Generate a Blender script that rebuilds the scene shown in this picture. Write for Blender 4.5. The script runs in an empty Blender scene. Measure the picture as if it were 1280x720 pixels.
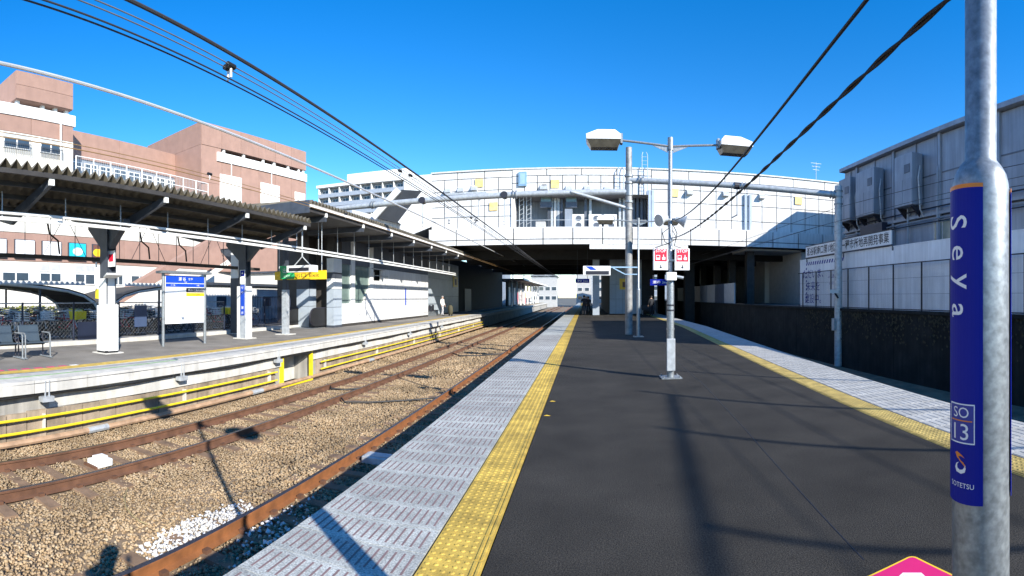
import bpy, bmesh, math, random
import numpy as np
from mathutils import Vector, Matrix, noise as mnoise
R = math.radians
random.seed(7); rng = np.random.default_rng(7)
scene = bpy.context.scene
col = scene.collection

# ------------------------------------------------------------------ camera (phone panorama: cylindrical projection)
FX, FY, CX, CY, HC = 640.0, 600.0, 732.0, 371.0, 1.6
cd = bpy.data.cameras.new('camera'); cam = bpy.data.objects.new('camera', cd); col.objects.link(cam)
cam.location = (0, 0, HC); cam.rotation_euler = (R(90), 0, 0)
cd.type = 'PANO'; cd.panorama_type = 'CENTRAL_CYLINDRICAL'
cd.central_cylindrical_radius = 1.0
cd.central_cylindrical_range_u_min = -CX / FX; cd.central_cylindrical_range_u_max = (1280 - CX) / FX
cd.central_cylindrical_range_v_min = -(720 - CY) / FY; cd.central_cylindrical_range_v_max = CY / FY
cd.clip_start = 0.02; cd.clip_end = 3000
scene.camera = cam

# ------------------------------------------------------------------ sky, sun, exposure
SUN_EL, SUN_AZ = R(28.6), R(130)           # azimuth clockwise from +Y (the track direction)
w = bpy.data.worlds.new('World'); scene.world = w; w.use_nodes = True
nt = w.node_tree; nt.nodes.clear()
sky = nt.nodes.new('ShaderNodeTexSky'); sky.sky_type = 'NISHITA'; sky.sun_disc = False
sky.sun_elevation = SUN_EL; sky.sun_rotation = SUN_AZ
sky.air_density = 1.0; sky.dust_density = 0.0; sky.ozone_density = 3.0; sky.altitude = 0
bg = nt.nodes.new('ShaderNodeBackground'); bg.inputs[1].default_value = 0.15
wo = nt.nodes.new('ShaderNodeOutputWorld')
hs = nt.nodes.new('ShaderNodeHueSaturation'); hs.inputs['Saturation'].default_value = 1.40; hs.inputs['Hue'].default_value = .506; hs.inputs['Value'].default_value = 1.0
nt.links.new(sky.outputs[0], hs.inputs['Color']); nt.links.new(hs.outputs[0], bg.inputs[0]); nt.links.new(bg.outputs[0], wo.inputs[0])
sd = bpy.data.lights.new('sun', 'SUN'); sd.energy = 5.0; sd.angle = R(0.53); sd.color = (1.0, 0.95, 0.86)
so = bpy.data.objects.new('sun', sd); col.objects.link(so)
sdir = Vector((-math.sin(SUN_AZ) * math.cos(SUN_EL), -math.cos(SUN_AZ) * math.cos(SUN_EL), -math.sin(SUN_EL)))
so.rotation_euler = sdir.to_track_quat('-Z', 'Y').to_euler(); so.location = (20, -20, 30)
scene.view_settings.view_transform = 'Standard'; scene.view_settings.look = 'None'
scene.view_settings.exposure = 0.85; scene.view_settings.gamma = 1.0
scene.cycles.max_bounces = 5; scene.cycles.diffuse_bounces = 2; scene.cycles.use_denoising = True

# ------------------------------------------------------------------ pixel helpers (a pixel gives a direction only)
def PZ(px, py, z=0.0):
    t = (px - CX) / FX; r = (HC - z) * FY / (py - CY)
    return Vector((r * math.sin(t), r * math.cos(t), z))
def PX(px, py, X):
    t = (px - CX) / FX; r = X / math.sin(t)
    return Vector((X, r * math.cos(t), HC + (CY - py) / FY * r))
def PY(px, py, Y):
    t = (px - CX) / FX; r = Y / math.cos(t)
    return Vector((r * math.sin(t), Y, HC + (CY - py) / FY * r))

# ------------------------------------------------------------------ materials
MATS = {}
def M(name, c, rough=.6, metal=0, var=.12, scale=2.5, bump=0, bscale=40, rnd=0, streak=0, spec=.5, fine=0, emit=0, alpha=1, spots=0, big=0):
    if name in MATS: return MATS[name]
    m = bpy.data.materials.new(name); m.use_nodes = True; t = m.node_tree; n = t.nodes; L = t.links
    b = n['Principled BSDF']; b.inputs['Roughness'].default_value = rough; b.inputs['Metallic'].default_value = metal
    b.inputs['Specular IOR Level'].default_value = spec
    geo = n.new('ShaderNodeNewGeometry')
    def nz(sc, det=4, vec=None):
        x = n.new('ShaderNodeTexNoise'); x.inputs['Scale'].default_value = sc; x.inputs['Detail'].default_value = det
        L.new(vec or geo.outputs['Position'], x.inputs['Vector']); return x.outputs['Fac']
    def mul(a, fac_out, lo, hi):
        mr = n.new('ShaderNodeMapRange'); mr.inputs[1].default_value = .3; mr.inputs[2].default_value = .7
        mr.inputs[3].default_value = lo; mr.inputs[4].default_value = hi; L.new(fac_out, mr.inputs[0])
        mx = n.new('ShaderNodeMix'); mx.data_type = 'RGBA'; mx.blend_type = 'MULTIPLY'; mx.inputs[0].default_value = 1
        L.new(a, mx.inputs[6]); L.new(mr.outputs[0], mx.inputs[7]); return mx.outputs[2]
    rgb = n.new('ShaderNodeRGB'); rgb.outputs[0].default_value = (*c, 1); o = rgb.outputs[0]
    if var: o = mul(o, nz(scale), 1 - var, 1 + var * .6)
    if fine: o = mul(o, nz(90, 2), 1 - fine, 1 + fine)
    if streak:
        mp = n.new('ShaderNodeMapping'); mp.inputs['Scale'].default_value = (5, 5, .35); L.new(geo.outputs['Position'], mp.inputs[0])
        o = mul(o, nz(1.6, 5, mp.outputs[0]), 1 - streak, 1.0)
    if big: o = mul(o, nz(.45, 6), 1 - big, 1 + big)
    if spots:
        vo = n.new('ShaderNodeTexVoronoi'); vo.inputs['Scale'].default_value = 2.3; L.new(geo.outputs['Position'], vo.inputs['Vector'])
        mr = n.new('ShaderNodeMapRange'); mr.inputs[1].default_value = .03; mr.inputs[2].default_value = .055; mr.inputs[3].default_value = 1 - spots; mr.inputs[4].default_value = 1; L.new(vo.outputs['Distance'], mr.inputs[0])
        mx = n.new('ShaderNodeMix'); mx.data_type = 'RGBA'; mx.blend_type = 'MULTIPLY'; mx.inputs[0].default_value = 1
        L.new(o, mx.inputs[6]); L.new(mr.outputs[0], mx.inputs[7]); o = mx.outputs[2]
    if rnd:
        oi = n.new('ShaderNodeObjectInfo'); mr = n.new('ShaderNodeMapRange'); mr.inputs[3].default_value = 1 - rnd; mr.inputs[4].default_value = 1 + rnd
        L.new(oi.outputs['Random'], mr.inputs[0])
        mx = n.new('ShaderNodeMix'); mx.data_type = 'RGBA'; mx.blend_type = 'MULTIPLY'; mx.inputs[0].default_value = 1
        L.new(o, mx.inputs[6]); L.new(mr.outputs[0], mx.inputs[7]); o = mx.outputs[2]
    L.new(o, b.inputs['Base Color'])
    if bump:
        bp = n.new('ShaderNodeBump'); bp.inputs['Strength'].default_value = bump; bp.inputs['Distance'].default_value = .01
        L.new(nz(bscale, 6), bp.inputs['Height']); L.new(bp.outputs[0], b.inputs['Normal'])
    if emit:
        b.inputs['Emission Color'].default_value = (*c, 1); b.inputs['Emission Strength'].default_value = emit
    if alpha < 1: b.inputs['Alpha'].default_value = alpha
    MATS[name] = m; return m

def m_island(name, cols, rough=.9):
    m = bpy.data.materials.new(name); m.use_nodes = True; t = m.node_tree; n = t.nodes; L = t.links
    b = n['Principled BSDF']; b.inputs['Roughness'].default_value = rough; b.inputs['Specular IOR Level'].default_value = .2
    g = n.new('ShaderNodeNewGeometry'); r = n.new('ShaderNodeValToRGB'); L.new(g.outputs['Random Per Island'], r.inputs[0])
    e = r.color_ramp.elements
    while len(e) < len(cols): e.new(.5)
    for i, c in enumerate(cols): e[i].position = i / (len(cols) - 1); e[i].color = (*c, 1)
    nz = n.new('ShaderNodeTexNoise'); nz.inputs['Scale'].default_value = .9; L.new(g.outputs['Position'], nz.inputs['Vector'])
    mr = n.new('ShaderNodeMapRange'); mr.inputs[1].default_value = .35; mr.inputs[2].default_value = .65; mr.inputs[3].default_value = .72; mr.inputs[4].default_value = 1.15; L.new(nz.outputs['Fac'], mr.inputs[0])
    mx = n.new('ShaderNodeMix'); mx.data_type = 'RGBA'; mx.blend_type = 'MULTIPLY'; mx.inputs[0].default_value = 1
    L.new(r.outputs[0], mx.inputs[6]); L.new(mr.outputs[0], mx.inputs[7]); L.new(mx.outputs[2], b.inputs['Base Color'])
    MATS[name] = m; return m

ASPH = M('asphalt', (.037, .0335, .0285), .85, var=.28, scale=1.6, bump=.9, bscale=150, fine=.6, spec=.25, spots=.3, big=.22)
ASPH2 = M('asphalt_far', (.22, .205, .185), .9, var=.25, scale=1.2, bump=.3, bscale=120, fine=.2, spec=.2)
YEL = M('tactile_yellow', (.50, .34, .06), .7, var=.35, scale=7, bump=.25, bscale=60, rnd=.14, fine=.15, big=.2, spots=.25)
YELD = M('tactile_yellow_worn', (.42, .31, .09), .75, var=.35, scale=6, rnd=.1, fine=.12)
GRAN = M('granite_slab', (.37, .378, .35), .7, var=.22, scale=5, rnd=.13, fine=.4, bump=.2, bscale=120, spots=.3, big=.15)
PINK = M('slab_groove', (.21, .14, .135), .8, var=.2, scale=9)
CONC = M('concrete', (.42, .40, .36), .9, var=.25, scale=1.4, bump=.3, bscale=30, streak=.35)
CONCL = M('concrete_light', (.60, .58, .53), .85, var=.18, scale=2.5, bump=.15, bscale=30, streak=.2)
PILE = M('concrete_pile', (.33, .26, .19), .92, var=.35, scale=2.5, bump=.5, bscale=25, rnd=.14, streak=.3)
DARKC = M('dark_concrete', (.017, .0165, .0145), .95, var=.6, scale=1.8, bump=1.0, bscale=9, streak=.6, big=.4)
BED = M('track_bed', (.24, .175, .115), .95, var=.4, scale=2, bump=1, bscale=40)
RUST = M('rail_rust', (.23, .085, .025), .85, var=.3, scale=6, bump=.3, bscale=60, streak=.2)
RUSTD = M('rail_rust_dark', (.13, .06, .032), .85, var=.35, scale=5)
STEEL = M('rail_top', (.20, .20, .23), .35, 1, var=.2, scale=4)
SLEEP = M('sleeper', (.22, .14, .085), .9, var=.35, scale=4, bump=.4, bscale=30)
GALV = M('galvanized', (.30, .325, .34), .45, .6, var=.32, scale=42, bump=.06, bscale=30, fine=.12)
GALVW = M('painted_galvanized', (.50, .53, .55), .5, .3, var=.2, scale=9, streak=.15)
CONCP = M('pole_weathered', (.36, .36, .35), .6, .2, var=.3, scale=6, streak=.4)
WHITE = M('white_paint', (.78, .78, .76), .5, var=.06, scale=2, streak=.08)
PANEL = M('white_panel', (.74, .74, .73), .45, var=.06, scale=1.2, rnd=.06, streak=.24)
JOINT = M('panel_joint', (.16, .16, .17), .8)
DSTEEL = M('dark_steel', (.055, .065, .085), .5, var=.2, scale=4, streak=.2)
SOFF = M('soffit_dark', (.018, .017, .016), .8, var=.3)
DSTEEL2 = M('brown_steel', (.045, .04, .036), .6, var=.3, scale=3)
ROOFC = M('folded_roof', (.19, .165, .12), .7, .2, var=.35, scale=2, streak=.3)
BLACK = M('black_rubber', (.012, .012, .013), .6, var=.2)
CABLE = M('cable_grey', (.12, .12, .125), .6, var=.2, scale=8)
YPAINT = M('yellow_paint', (.78, .60, .02), .5, var=.15, scale=6, streak=.15)
PIPEC = M('tan_pipe', (.40, .26, .16), .7, var=.3, scale=5)
BLUE = M('sign_blue', (.0015, .010, .26), .5, var=.08, spec=.2)
BLUE2 = M('sign_blue_bright', (.01, .06, .45), .35, var=.05)
ORANGE = M('sign_orange', (.75, .22, .02), .4, var=.05)
SIGNW = M('sign_white', (.82, .82, .82), .4, var=.03)
SIGNK = M('sign_black', (.02, .02, .03), .5, var=.05)
RED = M('sign_red', (.62, .02, .05), .4, var=.05)
GREEN = M('sign_green', (.02, .38, .12), .4, var=.05)
SYEL = M('sign_yellow', (.85, .55, .02), .4, var=.05)
CYAN = M('sign_cyan', (.02, .45, .58), .4, var=.05)
BROWN = M('sign_brown', (.16, .07, .05), .5, var=.1)
MAGENTA = M('sticker_magenta', (.62, .015, .14), .5, var=.08)
BRICK = M('terracotta_tile', (.335, .205, .16), .75, var=.1, scale=1.5, rnd=.04, streak=.06)
CREAM = M('cream_wall', (.74, .70, .62), .7, var=.08, scale=1.2, streak=.1)
GLASS = M('window_glass', (.05, .075, .10), .08, 0, var=.2, scale=1, spec=.8)
GLASSG = M('glass_green', (.16, .22, .2), .15, 0, var=.2, spec=.8)
SHADEC = M('blind_grey', (.45, .45, .44), .7, var=.1)
GREYB = M('grey_blue_cladding', (.30, .34, .40), .5, .2, var=.14, scale=1.2, rnd=.06, streak=.25)
GREYD = M('grey_blue_trim', (.12, .14, .18), .5, .2, var=.15, streak=.2)
HOARD = M('hoarding_white', (.84, .87, .90), .5, .1, var=.08, scale=1.5, rnd=.03, streak=.18)
TILEB = M('blue_grey_tile', (.36, .41, .46), .4, var=.08, rnd=.04)
NAVY = M('navy_paint', (.012, .018, .04), .5, var=.15)
GROUNDM = M('ground_soil', (.13, .12, .10), .95, var=.3, scale=.3, bump=.5, bscale=8)
LOT = M('parking_asphalt', (.10, .10, .10), .9, var=.25, scale=1)
SEATM = M('bench_seat', (.05, .07, .09), .4, var=.1)
SKIN = M('skin', (.48, .29, .2), .6, var=.05)
HAIR = M('hair_dark', (.015, .012, .01), .5)
HAIRG = M('hair_grey', (.25, .24, .23), .6)
CLOW = M('cloth_white', (.75, .74, .72), .85)
CLOD = M('cloth_dark', (.015, .016, .02), .85)
LENS = M('lamp_lens', (.10, .09, .07), .25, var=.3, scale=8)
TEAL = M('roof_slate', (.05, .052, .056), .5, .3, var=.15, streak=.1)

# ------------------------------------------------------------------ mesh helpers
WL = {}
def tag(o, label=None, cat=None, group=None, kind=None):
    if label: o['label'] = label
    if cat: o['category'] = cat
    if group: o['group'] = group
    if kind: o['kind'] = kind
    return o
def thing(name, loc, label, cat, group=None, rz=0):
    o = bpy.data.objects.new(name, None); col.objects.link(o); o.location = loc; o.rotation_euler = (0, 0, rz)
    o.empty_display_size = .2; WL[o.name] = Vector(loc); return tag(o, label, cat, group)
class MB:
    def __init__(s): s.v = []; s.f = []; s.m = []
    def add(s, vs, fs, m=0):
        k = len(s.v); s.v += [tuple(x) for x in vs]; s.f += [tuple(k + i for i in f) for f in fs]; s.m += [m] * len(fs); return s
    def box(s, x0, x1, y0, y1, z0, z1, m=0):
        return s.add([(x0,y0,z0),(x1,y0,z0),(x1,y1,z0),(x0,y1,z0),(x0,y0,z1),(x1,y0,z1),(x1,y1,z1),(x0,y1,z1)],
                     [(0,3,2,1),(4,5,6,7),(0,1,5,4),(1,2,6,5),(2,3,7,6),(3,0,4,7)], m)
    def obox(s, c, ax, ay, az, m=0):
        c, ax, ay, az = map(Vector, (c, ax, ay, az)); vs = []
        for k in (-1, 1):
            for i, j in ((-1,-1),(1,-1),(1,1),(-1,1)): vs.append(c + ax*i + ay*j + az*k)
        return s.add(vs, [(0,3,2,1),(4,5,6,7),(0,1,5,4),(1,2,6,5),(2,3,7,6),(3,0,4,7)], m)
    def bar(s, a, b, wd, ht, m=0, up=(0,0,1)):
        a, b = Vector(a), Vector(b); d = (b - a); l = d.length; d.normalize(); u = Vector(up)
        sd_ = d.cross(u)
        if sd_.length < 1e-4: sd_ = d.cross(Vector((1,0,0)))
        sd_.normalize(); u = sd_.cross(d)
        return s.obox((a+b)/2, d*l/2, sd_*wd/2, u*ht/2, m)
    def tube(s, pts, r, n=8, m=0, cap=True):
        pts = [Vector(p) for p in pts]; rs = r if isinstance(r, (list, tuple)) else [r]*len(pts)
        k = len(s.v); prev = None
        for i, p in enumerate(pts):
            d = (pts[min(i+1, len(pts)-1)] - pts[max(i-1, 0)])
            if d.length < 1e-6: d = Vector((0,0,1))
            d.normalize()
            if prev is None:
                a = d.cross(Vector((0,0,1)));
                if a.length < 1e-3: a = d.cross(Vector((1,0,0)))
            else: a = prev - d * prev.dot(d)
            a.normalize(); prev = a; b = d.cross(a)
            for j in range(n):
                t = 2*math.pi*j/n; s.v.append(tuple(p + (a*math.cos(t) + b*math.sin(t))*rs[i]))
        for i in range(len(pts)-1):
            for j in range(n):
                s.f.append((k+i*n+j, k+i*n+(j+1)%n, k+(i+1)*n+(j+1)%n, k+(i+1)*n+j)); s.m.append(m)
        if cap:
            s.f.append(tuple(k+j for j in range(n))[::-1]); s.m.append(m)
            s.f.append(tuple(k+(len(pts)-1)*n+j for j in range(n))); s.m.append(m)
        return s
    def cyl(s, x, y, z0, z1, r, n=16, m=0): return s.tube([(x,y,z0),(x,y,z1)], r, n, m)
    def prism(s, poly, ext, m=0):
        e = Vector(ext); n = len(poly); a = [Vector(p) for p in poly]; b = [p+e for p in a]
        return s.add(a+b, [tuple(range(n))[::-1], tuple(range(n, 2*n))] + [(i, (i+1)%n, n+(i+1)%n, n+i) for i in range(n)], m)
    def loft(s, rings, m=0, cap=True):
        n = len(rings[0]); k = len(s.v)
        for r in rings: s.v += [tuple(p) for p in r]
        for i in range(len(rings)-1):
            for j in range(n):
                s.f.append((k+i*n+j, k+i*n+(j+1)%n, k+(i+1)*n+(j+1)%n, k+(i+1)*n+j)); s.m.append(m)
        if cap:
            s.f.append(tuple(k+j for j in range(n))[::-1]); s.m.append(m)
            s.f.append(tuple(k+(len(rings)-1)*n+j for j in range(n))); s.m.append(m)
        return s
    def mesh(s, name, mats, off=Vector((0,0,0)), smooth=False):
        me = bpy.data.meshes.new(name); off = Vector(off)
        me.from_pydata([tuple(Vector(p)-off) for p in s.v], [], s.f)
        mats = mats if isinstance(mats, (list, tuple)) else [mats]
        for x in mats: me.materials.append(x)
        if len(mats) > 1: me.polygons.foreach_set('material_index', s.m)
        bm = bmesh.new(); bm.from_mesh(me); bmesh.ops.recalc_face_normals(bm, faces=bm.faces); bm.to_mesh(me); bm.free()
        if smooth:
            me.shade_smooth()
            try: me.set_sharp_from_angle(angle=R(40))
            except Exception: pass
        return me
    def build(s, name, mats, parent=None, smooth=False, bevel=0):
        if parent is not None: off = WL.get(parent.name, Vector((0,0,0)))
        else:
            a = np.array(s.v); lo, hi = a.min(0), a.max(0); off = Vector(((lo[0]+hi[0])/2, (lo[1]+hi[1])/2, lo[2]))
        o = bpy.data.objects.new(name, s.mesh(name, mats, off, smooth)); col.objects.link(o)
        WL[o.name] = off
        if parent is not None: o.parent = parent
        else: o.location = off
        if bevel:
            bv = o.modifiers.new('bevel', 'BEVEL'); bv.width = bevel; bv.segments = 2; bv.limit_method = 'ANGLE'
        return o
CUBES = {}
def piece(name, mat, parent, x0, x1, y0, y1, z0, z1):
    """a plain box-shaped piece (panel, slab, plank): shared unit cube, own transform"""
    if mat.name not in CUBES: CUBES[mat.name] = MB().box(-.5,.5,-.5,.5,-.5,.5).mesh('panel_' + mat.name, mat)
    o = bpy.data.objects.new(name, CUBES[mat.name]); col.objects.link(o); o.parent = parent
    off = WL.get(parent.name, Vector((0,0,0))); WL[o.name] = off
    o.location = Vector(((x0+x1)/2, (y0+y1)/2, (z0+z1)/2)) - off; o.scale = (abs(x1-x0), abs(y1-y0), abs(z1-z0)); return o
def place(me, name, parent, loc, rz=0):
    o = bpy.data.objects.new(name, me); col.objects.link(o)
    if parent is not None: o.parent = parent; o.location = Vector(loc) - WL.get(parent.name, Vector((0,0,0)))
    else: o.location = loc
    o.rotation_euler = (0, 0, rz); return o
def copy_tree(o, parent=None):
    c = o.copy(); col.objects.link(c); c.parent = parent
    for ch in o.children: copy_tree(ch, c)
    return c
TXT = {}
def text_geo(body, spacing=1.0, bold=0.0):
    k = (body, spacing, bold)
    if k in TXT: return TXT[k]
    cu = bpy.data.curves.new('txt', 'FONT'); cu.body = body; cu.align_x = 'CENTER'; cu.align_y = 'CENTER'; cu.size = 1; cu.resolution_u = 3
    cu.space_character = spacing; cu.offset = bold
    o = bpy.data.objects.new('txt', cu); col.objects.link(o); bpy.context.view_layer.update()
    me = o.to_mesh(); v = [tuple(p.co) for p in me.vertices]; f = [tuple(p.vertices) for p in me.polygons]
    o.to_mesh_clear(); bpy.data.objects.remove(o); bpy.data.curves.remove(cu)
    if v:   # recentre on the glyph box
        a = np.array(v); c = (a.min(0)+a.max(0))/2; v = [tuple(np.array(p)-c) for p in v]
    TXT[k] = (v, f); return v, f
def text(body, size, mat, parent, loc, right, up, name='lettering', spacing=1.0, bold=0.0, fit=None):
    v, f = text_geo(body, spacing, bold); right, up, loc = Vector(right), Vector(up), Vector(loc)
    sx = size
    if fit:
        a = np.array(v); sx = fit / (a[:,0].max()-a[:,0].min())
    mb = MB(); mb.v = [tuple(loc + right*p[0]*sx + up*p[1]*size) for p in v]; mb.f = list(f); mb.m = [0]*len(f)
    return mb.build(name, mat, parent)


# ================================================================== GROUND, PLATFORMS, TRACKS
def sheet(name, mat, x0, x1, y0, y1, z, kind='structure'):
    return tag(MB().box(x0, x1, y0, y1, z-.4, z).build(name, mat), kind=kind)
sheet('ground', GROUNDM, -900, 900, -900, 1500, -1.75)
sheet('bicycle_parking_ground', LOT, -90, -13.77, -40, 140, .10)
rg = MB().box(9.75, 90, -30, 140, .3, .98).build('site_ground', LOT); tag(rg, kind='structure')

def XL(y):      # far platform edge
    pts = [(-6,-7.95),(3,-7.95),(7,-8.2),(17,-8.45),(41,-8.8),(140,-9.6)]
    for (a,b),(c,d) in zip(pts, pts[1:]):
        if y <= c: return b + (d-b)*max(0,(y-a))/(c-a)
    return pts[-1][1]
def XR(y): return 4.35 + .07*min(y, 25) + max(0, y-25)*.02   # right platform edge

# island platform ---------------------------------------------------
ip = thing('island_platform', (1.4, 20, -1.3), None, None); tag(ip, kind='structure')
ys = list(np.arange(-8, 130.1, 3.0))
def strip(mb, fa, fb, z0, z1, m=0, ys=ys):
    rings = [[(fa(y),y,z0),(fb(y),y,z0),(fb(y),y,z1),(fa(y),y,z1)] for y in ys]
    return mb.loft(rings, m)
strip(MB(), lambda y: -1.62, lambda y: XR(y)-.18, -1.3, -.2).build('side_wall', CONC, ip)
strip(MB(), lambda y: -1.8, lambda y: XR(y), -.2, -.03).build('edge_beam', CONCL, ip)
strip(MB(), lambda y: -.555, lambda y: XR(y)-1.335, -.0305, 0.0).build('asphalt_surface', ASPH, ip)
# the asphalt seam
sm = [PZ(846,452),PZ(880,481),PZ(930,535),PZ(987,600),PZ(1080,700)]
mb = MB()
for a,b in zip(sm, sm[1:]): mb.bar(a+Vector((0,0,.001)), b+Vector((0,0,.0005)), .005, .003)
mb.build('asphalt_joint', SIGNK, ip)
# tactile tiles
TL = .31
def tactile_mesh(mat, flip=1):
    mb = MB().box(-.17,.17,-TL/2+.0015,TL/2-.0015,-.03,.003)
    for i in range(5):
        for j in range(5):
            x = flip*(-.143 + i*.054); y = -TL/2 + TL*(j+.5)/5
            a = [(x+.017*math.cos(t*math.pi/4), y+.017*math.sin(t*math.pi/4), .003) for t in range(8)]
            b = [(x+.009*math.cos(t*math.pi/4), y+.009*math.sin(t*math.pi/4), .0085) for t in range(8)]
            mb.loft([a,b])
    mb.box(flip*.112 if flip>0 else -.128, flip*.128 if flip>0 else -.112, -TL/2+.008, TL/2-.008, .003, .008)
    mb.box(flip*.142 if flip>0 else -.156, flip*.156 if flip>0 else -.142, -TL/2+.008, TL/2-.008, .003, .008)
    return mb.mesh('tactile_tile', mat)
def slab_mesh(wd, grooves):
    mb = MB().box(-wd/2,wd/2,-TL/2+.002,TL/2-.002,-.03,.004)
    n = int(wd/.054)
    for i in range(1, n):
        x = -wd/2 + wd*i/n
        mb.box(x-grooves, x+grooves, -TL/2+.05, TL/2-.035, .004, .0052, 1)
    return mb.mesh('edge_slab', [GRAN, PINK])
tm = tactile_mesh(YEL, 1); tm2 = tactile_mesh(YELD, -1); sl = slab_mesh(.868, .0065)
SLABR = M('granite_slab_right', (.40,.395,.375), .7, var=.2, scale=5, rnd=.07, fine=.2)
mbr = MB().box(-.47,.47,-TL/2+.002,TL/2-.002,-.03,.004)
for i in range(10): mbr.box(-.47+.094*i+.012, -.47+.094*(i+1)-.012, -TL/2+.03, TL/2-.03, .004, .008)
slr = mbr.mesh('edge_slab', SLABR)
for k in range(60):
    y = 1.75 + TL*k
    place(tm, 'tactile_tile', ip, (-.735, y, random.uniform(-.0012,.0006)), random.uniform(-.002,.002)); place(sl, 'edge_slab', ip, (-1.354, y, random.uniform(-.0015,.0006)), random.uniform(-.0012,.0012))
aR = -math.atan(.07)
for k in range(62):
    s = 2.2 + (TL+.0005)*k; y = s*math.cos(aR); 
    place(tm2, 'tactile_tile', ip, (XR(y)-1.16, y, 0), aR); place(slr, 'edge_slab', ip, (XR(y)-.5, y, 0), aR)
yf = list(np.arange(1.75+TL*60-TL/2, 130, 3.0)); yb = [-8, -4, 1.59]
yf2 = [21.2] + list(np.arange(22, 130, 3.0)); yb2 = [-8, -4, 2.03]
for nm, Y_ in (('far', yf), ('near', yb)):
    strip(MB(), lambda y: -.905, lambda y: -.565, -.03, .003, ys=Y_).build('tactile_strip', YEL, ip)
    strip(MB(), lambda y: -1.79, lambda y: -.92, -.03, .004, ys=Y_).build('edge_strip', GRAN, ip)
for nm, Y_ in (('far', yf2), ('near', yb2)):
    strip(MB(), lambda y: XR(y)-1.33, lambda y: XR(y)-.99, -.03, .003, ys=Y_).build('tactile_strip', YELD, ip)
    strip(MB(), lambda y: XR(y)-.97, lambda y: XR(y)-.03, -.03, .004, ys=Y_).build('edge_strip', SLABR, ip)
for px, py in ((690,502),(683,520)):
    p = PZ(px,py); MB().prism([p+Vector((-.03,0,.002)),p+Vector((.05,.0,.002)),p+Vector((.0,.05,.002))], (0,0,.003)).build('floor_mark', SYEL, ip)
# pink floor sticker
c = PZ(1140,735,0); 
fs = thing('floor_sticker', (c.x,c.y,0), 'pink floor sticker with yellow border and white train pictogram on the asphalt', 'sticker')
def rrect(cx, cy, h, rad, rot, z, n=5):
    pts = []
    for qx,qy,a0 in ((1,1,0),(-1,1,90),(-1,-1,180),(1,-1,270)):
        for i in range(n+1):
            a = R(a0+90*i/n); pts.append((qx*(h-rad)+rad*math.cos(a), qy*(h-rad)+rad*math.sin(a)))
    ca, sa = math.cos(rot), math.sin(rot)
    return [Vector((cx+x*ca-y*sa, cy+x*sa+y*ca, z)) for x,y in pts]
rot = R(45) - .64
MB().prism(rrect(c.x,c.y,.235,.04,rot,.002), (0,0,.002)).build('border', SYEL, fs)
MB().prism(rrect(c.x,c.y,.222,.03,rot,.0042), (0,0,.001)).build('field', MAGENTA, fs)
fd = Vector((math.sin(.64), math.cos(.64), 0)); fr = Vector((fd.y,-fd.x,0))
mb = MB(); q = c+Vector((0,0,.0056))
mb.prism([q+fr*x+fd*y for x,y in ((-.07,.02),(.07,.02),(.07,.10),(.05,.135),(-.05,.135),(-.07,.10))], (0,0,.001))
mb.build('pictogram', SIGNW, fs)
mb = MB(); mb.prism([q+fr*x+fd*y+Vector((0,0,.0014)) for x,y in ((-.05,.06),(.05,.06),(.05,.10),(-.05,.10))], (0,0,.0006)); mb.build('pictogram_window', SIGNK, fs)

# far (left) platform -------------------------------------------------
fp = thing('far_platform', (-11, 20, -1.3), None, None); tag(fp, kind='structure')
N0, N1 = 12.55, 14.35       # refuge niche
for a,b in ((-8,N0),(N1,130)):
    Y_ = [a] + [y for y in ys if a < y < b] + [b]
    strip(MB(), lambda y: -13.74, lambda y: XL(y)-.22, -1.3, -.28, ys=Y_).build('side_wall', CONC, fp)
strip(MB(), lambda y: -13.74, lambda y: XL(y)-.8, -1.3, -.28, ys=[N0,N1]).build('niche_wall', CONCL, fp)
strip(MB(), lambda y: -13.76, lambda y: XL(y)-.12, -.28, -.03).build('deck', CONCL, fp)
y = -4.0
while y < 60:                # white coping slabs
    L_ = 1.19
    mb = MB(); mb.loft([[(XL(q)-.92,q,-.03),(XL(q),q,-.24),(XL(q),q,.004),(XL(q)-.92,q,.004)] for q in (y+.006, y+L_-.006)])
    mb.build('coping_slab', CONCL, fp); y += L_
strip(MB(), lambda y: XL(y)-.92, lambda y: XL(y), -.24, .004, ys=[y]+[q for q in ys if q > y]).build('coping_strip', CONCL, fp)
strip(MB(), lambda y: XL(y)-1.28, lambda y: XL(y)-.935, -.03, .003).build('tactile_strip', YEL, fp)
strip(MB(), lambda y: -13.3, lambda y: XL(y)-1.285, -.03, .0).build('asphalt_surface', ASPH2, fp)
strip(MB(), lambda y: -13.75, lambda y: -13.31, -.03, .14).build('rear_kerb', CONCL, fp)
GRN = M('green_line', (.22,.45,.14), .8, var=.3, scale=9)
strip(MB(), lambda y: XL(y)-.50, lambda y: XL(y)-.44, .004, .0065, ys=[2,4,6,8.5]).build('boarding_mark', GRN, fp)
for k in range(7): piece('boarding_mark', MAGENTA if k<6 else SIGNW, fp, -9.52, -9.40, 4.2+k*.3, 4.38+k*.3, 0, .004)
for k in range(9): piece('boarding_mark', PINK, fp, -9.85, -9.75, 10.3+k*.25, 10.45+k*.25, 0, .004)
y = 0.9
while y < 44:               # concrete sheet piles of the edge wall
    wd = .42
    if not (y+wd > N0-.05 and y < N1+.05):
        piece('wall_panel', PILE, fp, XL(y)-.25, XL(y)-.17-random.uniform(0,.02), y+.012, y+wd-.012, -1.28, -.62+random.uniform(-.02,.02))
    y += wd
strip(MB(), lambda y: XL(y)-.24, lambda y: XL(y)-.15, -.60, -.27, ys=[-2,N0]).build('wall_band', CONCL, fp)
strip(MB(), lambda y: XL(y)-.24, lambda y: XL(y)-.15, -.60, -.27, ys=[N1]+[q for q in ys if 15<q<46]).build('wall_band', CONCL, fp)
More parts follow.
